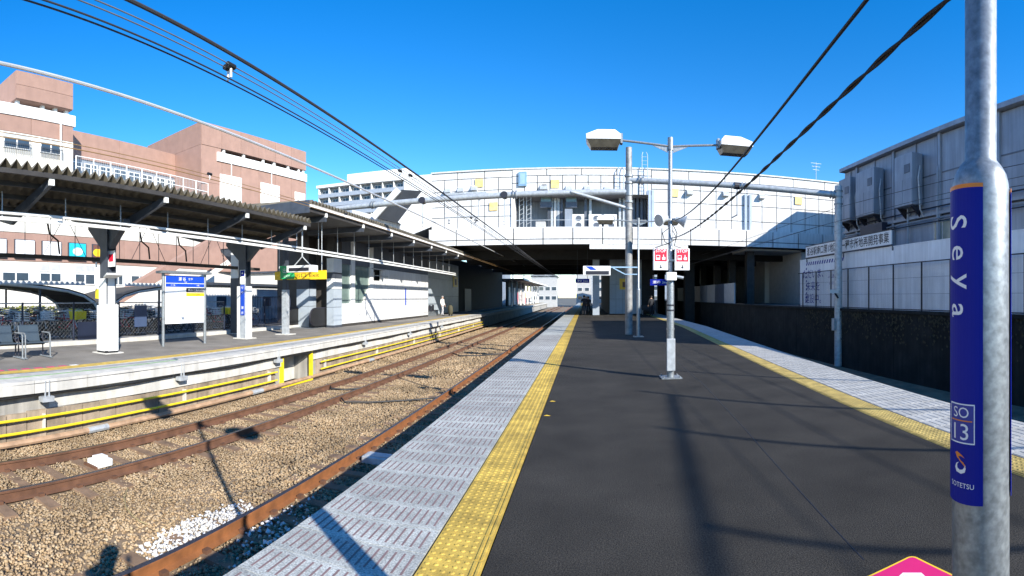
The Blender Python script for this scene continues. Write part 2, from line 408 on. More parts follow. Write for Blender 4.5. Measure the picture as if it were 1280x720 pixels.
mb = MB(); mb.tube([(XL(q)-.06, q, -.30+.02*math.sin(q*1.7)) for q in np.arange(-2,46,.8)], .022, 6); mb.build('edge_cable', BLACK, fp)
mb = MB(); mb.tube([(XL(q)+.0, q, -.055) for q in np.arange(-2,46,1.6)], .006, 4); mb.build('edge_wire', SIGNK, fp)
for q in (4.6, 8.2, 12.2, 18.5, 24, 30): 
    MB().box(XL(q)-.1, XL(q)+.06, q-.12, q+.12, -.42, -.32).box(XL(q)-.02,XL(q)+.015,q-.05,q-.03,-.32,-.02).box(XL(q)-.02,XL(q)+.015,q+.03,q+.05,-.32,-.02).build('cable_clip', GALVW, fp)
# yellow pipes
def pipe(name, mat, z, r, a, b, off, parent): 
    return MB().tube([(XL(q)+off, q, z) for q in np.linspace(a,b,int((b-a)/2)+2)], r, 8).build(name, mat, parent, smooth=True)
yr = thing('yellow_pipe_rail', (XL(6),6,-1.25), 'yellow pipe rails on the far platform wall left of the refuge opening', 'railing', 'yellow wall rails')
pipe('rail', YPAINT, -.72, .027, -2, 12.2, -.06, yr); pipe('rail', YPAINT, -.97, .027, -2, 12.2, -.06, yr)
for q in (4.6, 8.4, 11.9): MB().box(XL(q)-.19,XL(q)-.09,q-.02,q+.02,-1.0,-.68).build('bracket', CONCL, yr)
yr = thing('yellow_pipe_rail', (XL(25),25,-1.25), 'yellow pipe rails on the far platform wall right of the refuge opening', 'railing', 'yellow wall rails')
pipe('rail', YPAINT, -.72, .027, 14.9, 44, -.06, yr); pipe('rail', YPAINT, -.97, .027, 14.9, 44, -.06, yr)
for q in (15.3, 20, 25, 30, 35, 40): MB().box(XL(q)-.19,XL(q)-.09,q-.02,q+.02,-1.0,-.68).build('bracket', CONCL, yr)
tp = thing('drain_pipe', (XL(20),20,-1.28), 'tan pipe along the foot of the far platform wall', 'pipe')
pipe('pipe_run', PIPEC, -1.17, .06, -2, 46, -.1, tp)
for q in (5.6, 11, 19): pipe('pipe_coupling', GALVW, -1.17, .068, q, q+.5, -.1, tp)
nf = thing('refuge_frame', (XL(13.5)+.0,(N0+N1)/2,-1.28), 'yellow frame around the dark refuge opening in the far platform wall', 'frame')
xx = XL(13.5)-.14
for q in (N0+.05, N1-.05): MB().box(xx-.05,xx+.05,q-.05,q+.05,-1.28,-.26).build('post', YPAINT, nf)
MB().box(xx-.05,xx+.06,N0+.1,N1-.1,-1.28,-1.16).build('sill', YPAINT, nf)

# tracks --------------------------------------------------------------
bed = MB(); xs = np.linspace(-8.7,-1.55,24); yy = np.concatenate([np.arange(-6,46,.5), np.arange(46,140,4)])
for y in yy:
    for x in xs: bed.v.append((x,y,-1.292+.02*mnoise.noise(Vector((x*1.3,y*1.3,0)))))
nx = len(xs)
for i in range(len(yy)-1):
    for j in range(nx-1): bed.f.append((i*nx+j,i*nx+j+1,(i+1)*nx+j+1,(i+1)*nx+j)); bed.m.append(0)
tag(bed.build('track_bed', BED), kind='structure')
tag(MB().box(3.8, 9.75, -10, 140, -1.6, -1.32).build('right_track_bed', BED), kind='structure')
def rail_mesh(parent, x, y0, y1, zt=-1.1, side=RUST):
    pr = [(-.064,-.153),(.064,-.153),(.064,-.140),(.012,-.118),(.010,-.045),(.0325,-.032),(.0325,-.004),(.028,0),(-.028,0),(-.0325,-.004),(-.0325,-.032),(-.010,-.045),(-.012,-.118),(-.064,-.140)]
    mb = MB(); n = len(pr); mb.v = [(x+a,q,zt+b) for q in (y0,y1) for a,b in pr]
    for i in range(n): mb.f.append((i,(i+1)%n,n+(i+1)%n,n+i)); mb.m.append(1 if i == 7 else 0)
    mb.f += [tuple(range(n))[::-1], tuple(range(n,2*n))]; mb.m += [0,0]
    return mb.build('rail', [side, STEEL], parent)
slp = MB(); slp.prism([(-1.0,-.12,-1.42),(-1.0,.12,-1.42),(-1.0,.085,-1.245),(-1.0,-.085,-1.245)], (2.0,0,0)); slpm = slp.mesh('sleeper', SLEEP)
def track(xc, y0, y1, label, side):
    t = thing('railway_track', (xc, 20, -1.3), label, 'track', 'railway tracks')
    for dx in (-.533,.533): rail_mesh(t, xc+dx, y0, y1, side=side)
    o_ = WL[t.name]
    y = max(y0, -4)
    while y < min(y1, 60):
        o = bpy.data.objects.new('sleeper', slpm); col.objects.link(o); o.parent = t; o.location = (random.uniform(-.02,.02), y-20, 1.3+random.uniform(-.006,.006)); y += .61
    # fastenings on the visible rails
    cl = MB().box(-.03,.03,-.04,.04,-.02,.03).mesh('rail_clip', RUSTD)
    y = max(y0,1.5)
    while y < 22:
        for dx in (-.533-.085,-.533+.085,.533-.085,.533+.085):
            o = bpy.data.objects.new('rail_clip', cl); col.objects.link(o); o.parent = t; o.location = (dx, y-20, .07)
        y += .61
    return t
track(-6.60, -6, 140, 'brown railed track beside the far platform with yellow wall rails', RUSTD)
track(-3.145, -6, 140, 'bright rusty railed track right below the near platform edge', RUST)
track(6.9, -10, 140, 'track in deep shade between the island platform and the dark retaining wall', RUSTD)

def stones(name, n, x0, x1, y0, y1, smin, smax, zc, mat, skip=None, poly=None):
    X = rng.uniform(x0,x1,n); Y = rng.uniform(y0,y1,n)
    if poly is not None: keep = poly(X,Y); X, Y = X[keep], Y[keep]
    if skip is not None: keep = ~skip(X,Y); X, Y = X[keep], Y[keep]
    n = len(X); S = rng.uniform(smin,smax,n)
    base = np.array([(1,0,0),(-1,0,0),(0,1,0),(0,-1,0),(0,0,1),(0,0,-1)], float)
    V = base[None]*rng.uniform(.55,1.15,(n,6,1)) + rng.uniform(-.28,.28,(n,6,3))
    V *= (S[:,None]*np.stack([rng.uniform(.7,1.2,n),rng.uniform(.7,1.2,n),rng.uniform(.5,.9,n)],1))[:,None,:]
    a = rng.uniform(0,6.283,n); b = rng.uniform(-.8,.8,n); ca,sa,cb,sb = np.cos(a),np.sin(a),np.cos(b),np.sin(b)
    x,y,z = V[...,0].copy(),V[...,1].copy(),V[...,2].copy()
    y2 = y*cb[:,None]-z*sb[:,None]; z2 = y*sb[:,None]+z*cb[:,None]
    V[...,0] = x*ca[:,None]-y2*sa[:,None] + X[:,None]; V[...,1] = x*sa[:,None]+y2*ca[:,None] + Y[:,None]
    V[...,2] = z2 + (zc + rng.uniform(-.018,.018,n) + .012*np.sin(X*3.1+Y*1.3))[:,None]
    F = np.array([(0,2,4),(2,1,4),(1,3,4),(3,0,4),(2,0,5),(1,2,5),(3,1,5),(0,3,5)])
    FF = (F[None] + 6*np.arange(n)[:,None,None]).reshape(-1,3)
    me = bpy.data.meshes.new(name); me.vertices.add(n*6); me.vertices.foreach_set('co', V.reshape(-1).astype(np.float32))
    me.loops.add(FF.size); me.loops.foreach_set('vertex_index', FF.reshape(-1).astype(np.int32))
    me.polygons.add(len(FF)); me.polygons.foreach_set('loop_start', np.arange(0,FF.size,3,dtype=np.int32)); me.polygons.foreach_set('loop_total', np.full(len(FF),3,dtype=np.int32))
    me.materials.append(mat); me.update(calc_edges=True); me.validate()
    o = bpy.data.objects.new(name, me); col.objects.link(o); return o
BAL = m_island('ballast_stone', [(.23,.15,.08),(.33,.235,.135),(.39,.29,.175),(.29,.20,.115),(.43,.335,.22),(.31,.22,.135),(.36,.265,.16)])
BALW = m_island('pale_stone', [(.62,.60,.57),(.78,.77,.75),(.5,.46,.4),(.8,.8,.79)])
def on_sleeper(X,Y):
    u = np.abs(((Y+4+.305)%.61)-.305) < .075
    near = np.zeros_like(X,bool)
    for r_ in (-7.133,-6.067,-3.678,-2.612): near |= (np.abs(X-r_) < .2)
    return (u & near) | False
def on_rail(X,Y):
    k = on_sleeper(X,Y)
    for r_ in (-7.133,-6.067,-3.678,-2.612): k |= np.abs(X-r_) < .075
    return k
def white_patch(X,Y):
    d = mnoise
    return ((X+4.08)/.30)**2 + ((Y-4.35)/.85)**2 < 1
tag(stones('ballast', 95000, -8.3,-1.65, 1.2,16, .017,.037, -1.272, BAL, on_rail), 'tan crushed stone ballast between and around the rails', 'ballast', kind='stuff')
tag(stones('ballast', 42000, -8.6,-1.65, 16,46, .035,.06, -1.272, BAL, on_rail), 'tan ballast farther down the tracks towards the bridge', 'ballast', kind='stuff')
tag(stones('pale_ballast', 1500, -4.45,-3.78, 3.4,5.3, .022,.04, -1.243, BALW, None, lambda X,Y: (((X+4.02)/.28)**2+((Y-4.3)/.85)**2+rng.uniform(-.5,.5,len(X)) < .85)), 'patch of fresh white stones beside the near rail', 'stones', kind='stuff')
tag(stones('pale_ballast', 1400, -3.55,-1.9, 2.6,6.5, .022,.04, -1.245, BALW, None, lambda X,Y: (np.sin(X*2.3+Y*1.9)+rng.uniform(-.6,.6,len(X)) > .45)), 'white stones in the shade under the near platform edge', 'stones', kind='stuff')
# small track items
p = PZ(125,578,-1.2); t = thing('track_box', (p.x,p.y,-1.25), 'small white box bolted between the brown rails', 'box')
MB().box(p.x-.13,p.x+.13,p.y-.16,p.y+.16,-1.25,-1.13).build('housing', WHITE, t, bevel=.015); MB().box(p.x-.08,p.x+.08,p.y-.1,p.y+.1,-1.13,-1.08).build('lid', WHITE, t, bevel=.01)
MB().box(p.x-.16,p.x+.16,p.y-.2,p.y-.16,-1.27,-1.2).build('bracket', RUSTD, t)
p = PZ(470,573,-1.2); t = thing('track_box', (p.x,p.y,-1.25), 'pale blue grey box in the shade beside the near platform edge', 'box')
MB().box(p.x-.2,p.x+.3,p.y-.14,p.y+.14,-1.27,-1.14).build('housing', GALVW, t, bevel=.02); MB().box(p.x-.15,p.x+.25,p.y-.1,p.y+.1,-1.14,-1.125).build('lid', GALVW, t)
hose = [PZ(x,y,-1.225) for x,y in ((160,610),(155,622),(158,635),(166,645),(176,652),(184,655))]
tag(MB().tube(hose, .008, 6).build('hose', M('hose_tan', (.34,.27,.13), .6)), 'thin tan hose end curling on the ballast', 'hose')
def cable_thing(name, pts, r, label, cat, mat=BLACK):
    return tag(MB().tube(pts, r, 6).build(name, mat, smooth=True), label, cat)
cable_thing('bond_cable', [(-7.2,13.2,-1.16),(-7.0,12.9,-1.2),(-6.6,13.0,-1.22),(-6.2,13.4,-1.2),(-6.05,13.5,-1.15)], .025, 'black bond cable across the brown rails opposite the refuge opening', 'cable')
cable_thing('bond_cable', [(-6.0,11.6,-1.15),(-5.8,11.4,-1.2),(-5.2,11.7,-1.21),(-4.4,12.3,-1.21),(-3.75,12.6,-1.16)], .022, 'black bond cable crossing the ballast between the two tracks', 'cable')
cable_thing('bond_cable', [(-6.0,22.6,-1.15),(-5.6,22.2,-1.2),(-4.8,22.4,-1.21),(-3.75,23.0,-1.16)], .03, 'black bond cable farther off between the two tracks', 'cable')

# ================================================================== FAR PLATFORM: CANOPIES, COLUMNS, FURNITURE
def folded(mb, x0, z0, x1, z1, y0, y1, pitch, depth, th=.012, m=0):
    n = int((y1-y0)/pitch); top0 = []; top1 = []
    for i in range(2*n+1):
        y = y0 + pitch/2*i; d = depth if i % 2 else 0
        top0.append((x0,y,z0+d)); top1.append((x1,y,z1+d))
    k = len(mb.v); N = 2*n+1
    mb.v += top0 + top1 + [(a,b,c-th) for a,b,c in top0] + [(a,b,c-th) for a,b,c in top1]
    for i in range(N-1):
        mb.f += [(k+i,k+i+1,k+N+i+1,k+N+i),(k+2*N+i,k+3*N+i,k+3*N+i+1,k+2*N+i+1),(k+i,k+2*N+i,k+2*N+i+1,k+i+1),(k+N+i,k+N+i+1,k+3*N+i+1,k+3*N+i)]
        mb.m += [m]*4
    return mb
VX = -10.95
ca = thing('platform_canopy', (VX,6,3.6), 'low brown folded-plate canopy over the near end of the far platform', 'canopy', 'platform canopies')
folded(MB(), -9.0, 4.32, VX, 3.86, -6, 15.2, .235, .17).build('roof_sheet', ROOFC, ca)
folded(MB(), VX, 3.86, -13.5, 4.35, -6, 15.2, .235, .17).build('roof_sheet', ROOFC, ca)
for x,z in ((-9.08,4.26),(-9.6,4.13),(-10.2,3.98),(-11.7,3.95),(-12.6,4.13),(-13.4,4.28)):
    MB().box(x-.035,x+.035,-6,15.2,z-.07,z+.035).build('purlin', DSTEEL2, ca)
MB().box(VX-.13,VX+.13,-6,15.2,3.72,3.85).build('valley_gutter', DSTEEL2, ca)
y = 14.9-3.2*6
for k in range(7):
    mb = MB()
    for xe, ze, m in ((-9.12,4.20,1),(-13.3,4.24,-1)):
        mb.prism([(VX,y-.05,3.72),(VX,y-.05,3.42),(xe,y-.05,ze-.16),(xe,y-.05,ze)], (0,.1,0))
    r_ = mb.build('rafter', DSTEEL, ca)
    MB().box(-9.12,-9.07,y-.06,y+.06,4.04,4.19).build('rafter_lit_tip', WHITE, ca)  # white plate paints the sunlit tip of the dark rafter
    y += 3.2
cb = thing('platform_canopy', (-11,26,4.4), 'taller dark canopy with white fascia running under the bridge', 'canopy', 'platform canopies')
folded(MB(), -8.9, 5.0, -13.9, 5.25, 15.0, 40, .235, .15).build('roof_sheet', ROOFC, cb)
MB().box(-13.9,-9.0,15.05,40,4.72,4.95).build('ceiling', DSTEEL2, cb)
MB().box(-8.97,-8.9,15.0,40,4.86,4.98).build('fascia', WHITE, cb)
MB().box(-13.9,-8.97,14.93,15.0,4.66,5.12).build('end_fascia', DSTEEL, cb)
y = 16.2
for k in range(7):
    MB().box(-11.7,-9.0,y-.06,y+.06,4.5,4.72).build('rafter', DSTEEL, cb)
    MB().box(-9.02,-8.97,y-.07,y+.07,4.66,4.83).build('rafter_lit_tip', WHITE, cb); y += 3.2  # sunlit rafter tip put in as white colour
cfar = thing('platform_canopy', (-11.4,96,4), 'distant canopy over the far platform beyond the bridge', 'canopy', 'platform canopies')
MB().box(-14,-9.4,77,125,4.3,4.55).build('roof', DSTEEL2, cfar); MB().box(-9.4,-9.33,77,125,4.32,4.6).build('fascia', WHITE, cfar)
for k in range(9): MB().box(-11.6,-11.35,79+5.5*k,79.25+5.5*k,0,4.3).build('column', WHITE, cfar)

# white lighting duct hung along the canopy
ld = thing('lighting_duct', (-10,16,3.3), 'long white lighting duct hung below the canopies over the far platform', 'lighting duct')
MB().box(-10.05,-9.95,-6,38.5,3.50,3.56).build('channel', WHITE, ld)
MB().box(-10.04,-9.97,-6,38.5,3.36,3.44).build('channel', WHITE, ld)
y = -5
while y < 38:
    MB().box(-10.01,-9.99,y-.01,y+.01,3.44,3.50).box(-10.01,-9.99,y-.012,y+.012,3.56,4.02 if y<15 else 4.72).build('hanger', GALVW, ld); y += 1.6
rb = thing('cable_tray', (-13.0,5,2.78), 'dark cable tray hanging along the rear of the far platform', 'cable tray')
MB().box(-13.08,-12.92,-4,17.5,2.78,2.90).build('tray', DSTEEL2, rb)
y = -3.5
while y < 17.5:
    MB().box(-13.01,-12.99,y-.008,y+.008,2.9,4.22).build('hanger', DSTEEL, rb); y += .85
y = -2.6
for k in range(6):
    MB().bar((-13,y,2.9),(-13,y+.75,4.2),.014,.014).bar((-13,y+1.5,2.9),(-13,y+.75,4.2),.014,.014).build('brace', DSTEEL, rb); y += 3.3
for q in (5.3, 7.2, 10.6, 12.3): MB().tube([(-12.6,q,3.9),(-12.55,q+.05,3.5),(-12.5,q+.3,3.3),(-12.5,q+.35,2.9)], .03, 6).build('loose_cable', BLACK, rb)

def hcol(x, y, z1, label, low, name='canopy_column', lw=.34, lower_h=2.3):
    t = thing(name, (x,y,0), label, 'column', 'canopy columns')
    MB().box(x-.16,x+.16,y-.15,y-.13,.02,z1).box(x-.16,x+.16,y+.13,y+.15,.02,z1).box(x-.012,x+.012,y-.13,y+.13,.02,z1).build('shaft', DSTEEL, t)
    for s in (-1,1):
        MB().prism([(x+s*.12,y-.1,3.05),(x+s*.16,y-.1,2.95),(x+s*.8,y-.1,3.6),(x+s*.8,y-.1,3.72),(x+s*.16,y-.1,3.72)], (0,.2,0)).build('knee_bracket', DSTEEL, t)
    MB().box(x-.3,x+.3,y-.3,y+.3,0,.03).build('base_plate', CONCL, t)
    return t
p = PZ(135,441)
t = hcol(p.x, p.y, 3.72, 'canopy column with a tall white box at its foot and a yellow alarm box', 0)
x,y = p.x,p.y
MB().box(x-.17,x+.13,y-.18,y+.16,.1,2.12).build('cladding', WHITE, t); MB().box(x-.15,x+.2,y-.26,y-.185,.08,1.36).box(x+.135,x+.26,y-.184,y+.15,.08,1.38).build('cabinet', WHITE, t)
MB().box(x-.14,x+.255,y-.25,y+.14,.03,.09).build('plinth', BLACK, t)
MB().box(x-.02,x+.32,y-.02,y+.0,2.45,2.9).build('notice', SIGNW, t)
MB().box(x+.08,x+.26,y-.03,y-.021,2.6,2.8).build('notice_red', RED, t)
MB().box(x-.28,x-.175,y-.22,y-.08,1.55,1.82).build('alarm_box', YPAINT, t)
MB().tube([(x-.26,y-.2,1.8),(x-.26,y-.2,2.6)], .025, 6).build('conduit', WHITE, t)
MB().prism([(x+.2,y-.3,2.12),(x+.55,y-.45,2.2),(x+.55,y+.1,2.2),(x+.2,y+.1,2.12)],(0,0,.05)).build('shelf', WHITE, t)
p = PZ(306,423); x,y = p.x,p.y
t = hcol(x, y, 3.72, 'canopy column with white foot and tall blue station name plate', 0)
MB().box(x-.2,x+.17,y-.2,y+.2,.03,2.0).build('cladding', WHITE, t)
MB().box(x-.02,x+.2,y-.23,y-.2,.03,2.3).build('sign_panel', GALVW, t)
bp = MB().box(x+.0,x+.17,y-.25,y-.232,.9,2.05).build('name_plate', BLUE2, t)
for i,ch in enumerate('せや  瀬谷'): 
    if ch != ' ': text(ch, .12, SIGNW, bp, (x+.085,y-.253,1.95-i*.19), (1,0,0), (0,0,1))
pp = MB().box(x-.02,x+.2,y-.25,y-.232,2.1,2.62).build('pictogram_plate', SIGNW, t); MB().box(x+.0,x+.18,y-.255,y-.2505,2.38,2.6).build('pictogram', BLUE, pp)
text('▲', .1, SIGNW, pp, (x+.09,y-.258,2.5), (1,0,0), (0,0,1))
# column at the rear and the thin white post
p = PZ(273,415); t = hcol(-13.1, 16.2, 4.0, 'dark blue column at the rear of the far platform', 0)
MB().box(-13.3,-12.9,16.0,16.4,.03,2.4).build('cladding', DSTEEL, t); MB().box(-13.29,-12.91,16.01,16.39,2.4,3.5).build('upper_cladding', WHITE, t)
p = PZ(357,418); x,y = p.x,p.y
t = thing('sign_post', (x,y,0), 'slim white post carrying the green exit sign on the far platform', 'post')
MB().box(x-.11,x+.11,y-.11,y+.11,.03,1.9).build('lower_shaft', GALVW, t); MB().box(x-.09,x+.09,y-.09,y+.09,1.9,4.7).build('upper_shaft', DSTEEL, t)
MB().box(x-.3,x+.3,y-.3,y+.3,0,.03).build('base_plate', CONCL, t)
ex = MB().box(x-.15,x+.5,y-.16,y-.12,2.35,2.9).build('exit_sign', GREEN, t); text('出口', .22, SIGNW, ex, (x+.17,y-.163,2.7), (1,0,0),(0,0,1)); text('EXIT', .14, SIGNW, ex, (x+.17,y-.163,2.47), (1,0,0),(0,0,1))
# timetable / map board
a, b = PZ(204,433), PZ(256,429)
d = (b-a).normalized(); n_ = Vector((d.y,-d.x,0)); cen = (a+b)/2
t = thing('notice_board', (cen.x,cen.y,0), 'free-standing station map board with blue header on two steel legs', 'notice board')
for q in (a,b): MB().cyl(q.x,q.y,0,2.35,.05,12).build('leg', GALV, t, smooth=True)
def bd(s0,s1,z0,z1,th,off,name,mat,par):
    return MB().obox(a+d*((s0+s1)/2)+n_*off+Vector((0,0,(z0+z1)/2)), d*(s1-s0)/2, n_*th/2, Vector((0,0,(z1-z0)/2))).build(name,mat,par)
W_ = (b-a).length
face = bd(.06,W_-.06,.72,2.3,.06,0,'board',SIGNW,t)
bd(-.15,W_+.15,2.36,2.44,.35,0,'hood',GALV,t)
h = bd(.07,W_-.07,1.93,2.29,.012,.038,'header',BLUE2,face)
bd(.07,W_-.07,2.035,2.05,.012,.04,'header_line',SIGNW,face)
bd(W_*.52,W_-.07,1.75,1.9,.012,.038,'black_banner',SIGNK,face); bd(W_*.52,W_-.07,1.62,1.73,.012,.038,'yellow_banner',SYEL,face)
def bt(s,z,tx,sz,mat,fit=None,off=.047): return text(tx, sz, mat, face, a+d*s+n_*off+Vector((0,0,z)), d, (0,0,1), fit=fit)
bt(W_*.42,2.19,'瀬 谷',.13,SIGNW); bt(W_*.62,2.19,'せや',.10,SIGNW); bt(W_*.5,2.09,'Seya',.06,SIGNW)
bt(W_*.2,1.98,'三ツ境',.06,SIGNW); bt(W_*.8,1.98,'大和',.06,SIGNW); bt(W_*.76,1.825,'横浜 二俣川方面',.09,SIGNW,W_*.4); bt(W_*.76,1.675,'のりば案内',.07,SIGNK)
for z in (1.08,1.0): bt(W_*.45,z,'ご利用のお客様へのお知らせ',.05,SHADEC,W_*.65)
bt(W_*.3,1.35,'路線図',.05,SHADEC); bd(W_*.1,W_*.8,1.42,1.427,.008,.034,'route_line',SHADEC,face); bd(W_*.7,W_*.72,1.35,1.5,.008,.034,'route_mark',SHADEC,face)
# benches
def bench(x, y, rz, label):
    t = thing('platform_bench', (x,y,0), label, 'bench', 'bench seats on the far platform', rz)
    WL[t.name] = Vector((0,0,0))
    def prof(x0,x1):
        pr = [(.24,.44),(.0,.41),(-.2,.43),(-.25,.6),(-.32,.86)]; mb = MB()
        up = [(x0,p_[0],p_[1]) for p_ in pr]; lo = [(x0,p_[0]-.03*(1 if i>2 else 0),p_[1]-.035) for i,p_ in enumerate(pr)]
        mb.prism(up+lo[::-1], (x1-x0,0,0)); return mb
    prof(-.29,.29).build('seat_shell', SEATM, t, bevel=.015)
    for sx in (-.34,.34):
        MB().tube([(sx,-.28,.03),(sx,.3,.03)], .022, 8).build('foot', GALV, t); MB().tube([(sx,.22,.03),(sx,.2,.62),(sx,.15,.66),(sx,-.2,.66)], .02, 8).build('arm', GALV, t)
        MB().tube([(sx,-.15,.03),(sx,-.18,.66)], .018, 8).build('leg', SIGNK, t)
    MB().box(-.34,.34,-.12,-.06,.34,.39).build('beam', SIGNK, t)
    return t
# the row faces the track (+X)
p1_ = PZ(59,447); 
for k,(yy_,lb) in enumerate(((p1_.y-.02,'dark seat of the platform bench row, right end'),(p1_.y-.78,'dark seat of the platform bench row at the left picture edge'),(p1_.y-1.56,'dark seat of the bench row cut off by the picture edge'))):
    bench(p1_.x-.1, yy_-.3, -R(90), lb)
# hanging signs and clock by the escalator
t = thing('hanging_sign', (-11.3,17.6,2.9), 'yellow exit guide sign hanging under the canopy by the escalator', 'sign')
a_, b_ = PX(344,352,-11.6), PX(410,352,-11.6)
q0 = PY(344,345,17.0); q1 = PY(408,345,17.0)
sg = MB().box(q0.x,q1.x,16.97,17.03,q0.z-.18,q0.z+.18).build('board', SYEL, t)
text('1・2 出口 Exit', .2, SIGNK, sg, ((q0.x+q1.x)/2,16.965,q0.z), (1,0,0),(0,0,1), fit=(q1.x-q0.x)*.75)
for xx in (q0.x+.2,q1.x-.2): MB().cyl(xx,17,q0.z+.18,4.7,.015,6).build('hanger', GALVW, t)
t = thing('departure_display', (-10.6,16.5,3.0), 'white hanging departure display under the canopy', 'display')
q0 = PY(362,337,16.2); q1 = PY(394,337,16.2)
MB().box(q0.x,q1.x,16.0,16.4,q0.z-.12,q0.z+.14).build('housing', WHITE, t); MB().box(q0.x+.1,q1.x-.15,15.985,16.0,q0.z-.08,q0.z+.05).build('screen', SIGNK, t)
for xx in (q0.x+.2,q1.x-.2): MB().tube([(xx,16.2,q0.z+.14),((q0.x+q1.x)/2,16.2,q0.z+.5)], .02, 6).build('strut', GALVW, t)
MB().cyl((q0.x+q1.x)/2,16.2,q0.z+.5,4.7,.03,8).build('drop_rod', GALVW, t)
# escalator + stair block
BX = -11.75
blk = thing('stair_block', (BX-1,29,0), 'white panelled stair and escalator enclosure on the far platform', 'station block')
def wallpoly(pts, name, mat, par, th=.12):   # pixel polygon on the wall plane
    P_ = [PX(px,py,BX) for px,py in pts]; return MB().prism(P_, (-th,0,0)).build(name, mat, par)
c0 = PX(416,412,BX).y; c1 = 37.0
def wz(px,py): return PX(px,py,BX).z
# corner column with bluish white cladding
MB().box(BX-.35,BX+.05,c0,c0+.9,.0,.12).build('plinth', DSTEEL, blk)
for i,(z0,z1,mt) in enumerate(((.12,1.05,TILEB),(1.07,2.0,TILEB),(2.02,2.55,WHITE),(2.57,2.85,DSTEEL),(2.87,3.6,WHITE),(3.6,4.72,DSTEEL2))): piece('cladding_panel', mt, blk, BX-.34, BX+.04, c0+.01, c0+.88, z0, z1)
for yy_ in (c0+2.0, c0+4.4): piece('mullion', WHITE, blk, BX-.2, BX+.02, yy_, yy_+.45, 1.2, 4.7)
# lower wall panels, rising with the stair
y_ = c0+.92; k = 0
while y_ < c1:
    wd = 1.28; top = 1.25 if k < 3 else (2.6 if k == 3 else 3.35)
    z = .14
    while z < top-.05:
        z2 = min(z+1.12, top); piece('wall_panel', PANEL, blk, BX-.12, BX, y_+.006, min(y_+wd,c1)-.006, z+.006, z2-.006); z = z2
    piece('plinth_tile', DSTEEL2, blk, BX-.12, BX+.004, y_, min(y_+wd,c1), 0, .135)
    y_ += wd; k += 1
MB().prism([(BX+.01,c0+3.6,1.25),(BX+.01,c0+5.0,2.9),(BX+.01,c0+5.0,3.1),(BX+.01,c0+3.5,1.25)],(-.1,0,0)).build('stair_string', CREAM, blk)
MB().prism([(BX-.02,c0+3.7,1.25),(BX-.02,c0+4.85,1.25),(BX-.02,c0+4.85,2.7)],(-.1,0,0)).build('stair_infill', PANEL, blk)
MB().box(BX-.14,BX-.02,c0+.9,c1,3.37,4.7).build('upper_band', GREYD, blk)
MB().box(BX-.1,BX-.08,c0+.9,c0+4.9,1.25,3.4).build('glazing', GLASSG, blk)
MB().box(BX-3.6,BX-.36,c0+.5,c1,.0,4.7).build('core', DSTEEL2, blk)
MB().box(BX+.0,BX+.012,PX(507,400,BX).y-.1,PX(507,400,BX).y+.1,1.0,2.2).build('blue_sign', BLUE2, blk)
MB().bar((BX+.05,c0+4.6,3.3),(BX+.05,c0+6.4,3.3),.06,.06).bar((BX+.06,c0+5,2.9),(BX+.06,c0+6.9,2.9),.04,.04).build('wall_conduit', GALVW, blk)
es = thing('escalator', (BX-1.0,c0-1,0), 'black escalator foot with rounded handrail at the stair block', 'escalator')
for s in (BX-1.7, BX-.5):
    yb_ = c0-.3; mb = MB(); arc = [(s, yb_-1.1+.45-.45*math.sin(a_), .55+.45*math.cos(a_)) for a_ in np.linspace(math.pi,0,9)]
    mb.prism([(s,yb_+1.2,.1)]+arc+[(s,yb_+1.2,1.0)], (.1,0,0)).build('balustrade', BLACK, es)
    MB().tube([(s+.05,p_[1]-.02,p_[2]+.02) for p_ in arc]+[(s+.05,yb_+1.2,1.03)], .035, 8).build('handrail', SIGNK, es)
MB().box(BX-1.6,BX-.5,c0-1.3,c0+.5,.005,.03).build('comb_plate', GALV, es)
# side column behind
p = PZ(383,409); t = thing('canopy_column', (p.x,p.y,0), 'bluish white column between the exit sign and the escalator', 'column', 'canopy columns')
for z0,z1,mt in ((0,1.1,TILEB),(1.12,2.0,TILEB),(2.0,2.5,DSTEEL),(2.52,3.0,TILEB),(3.0,4.72,DSTEEL2)): piece('cladding_panel', mt, t, p.x-.35,p.x+.35,p.y-.35,p.y+.35,z0,z1)
p = PZ(401,409); t = thing('canopy_column', (p.x,p.y+1,0), 'brown column standing behind the escalator', 'column', 'canopy columns')
MB().box(p.x-.25,p.x+.25,p.y+.75,p.y+1.25,0,4.72).build('shaft', BROWN, t); MB().box(p.x-.4,p.x+.4,p.y+.65,p.y+1.35,4.3,4.72).build('cap', BROWN, t)

# ---- fences behind the far platform
FXp = -13.55
def fence(y0, y1, step, top, label, wire):
    t = thing('platform_fence', (FXp,(y0+y1)/2,.14), label, 'fence', 'fences behind the far platform')
    y = y0
    while y <= y1+.01:
        MB().cyl(FXp,y,.14,top,.035,8).build('post', NAVY, t); y += step
    MB().tube([(FXp,y0,top-.03),(FXp,y1,top-.03)], .022, 6).build('top_rail', GALVW if wire else NAVY, t)
    mb = MB()
    if wire:
        s_ = .14; H_ = top-.25; y = y0-H_
        while y < y1:
            for sg in (1,-1):
                a_, b_ = y, y+H_
                lo, hi = max(a_,y0), min(b_,y1)
                if hi > lo:
                    za, zb = (lo-a_), (hi-a_)
                    if sg < 0: za, zb = H_-za, H_-zb
                    mb.tube([(FXp,lo,.22+za),(FXp,hi,.22+zb)], .0014, 3, cap=False)
            y += s_
        mb.build('wire_mesh', GALVW, t)
    else:
        for z in (.3,): MB().tube([(FXp,y0,z),(FXp,y1,z)], .022, 6).build('bottom_rail', NAVY, t)
        y = y0+.12
        while y < y1: MB().box(FXp-.01,FXp+.01,y-.01,y+.01,.3,top-.04).build('picket', NAVY, t); y += .12
    return t
fence(1.5, 15.9, 1.8, 1.42, 'wire mesh fence with navy posts in front of the bicycle park', True)
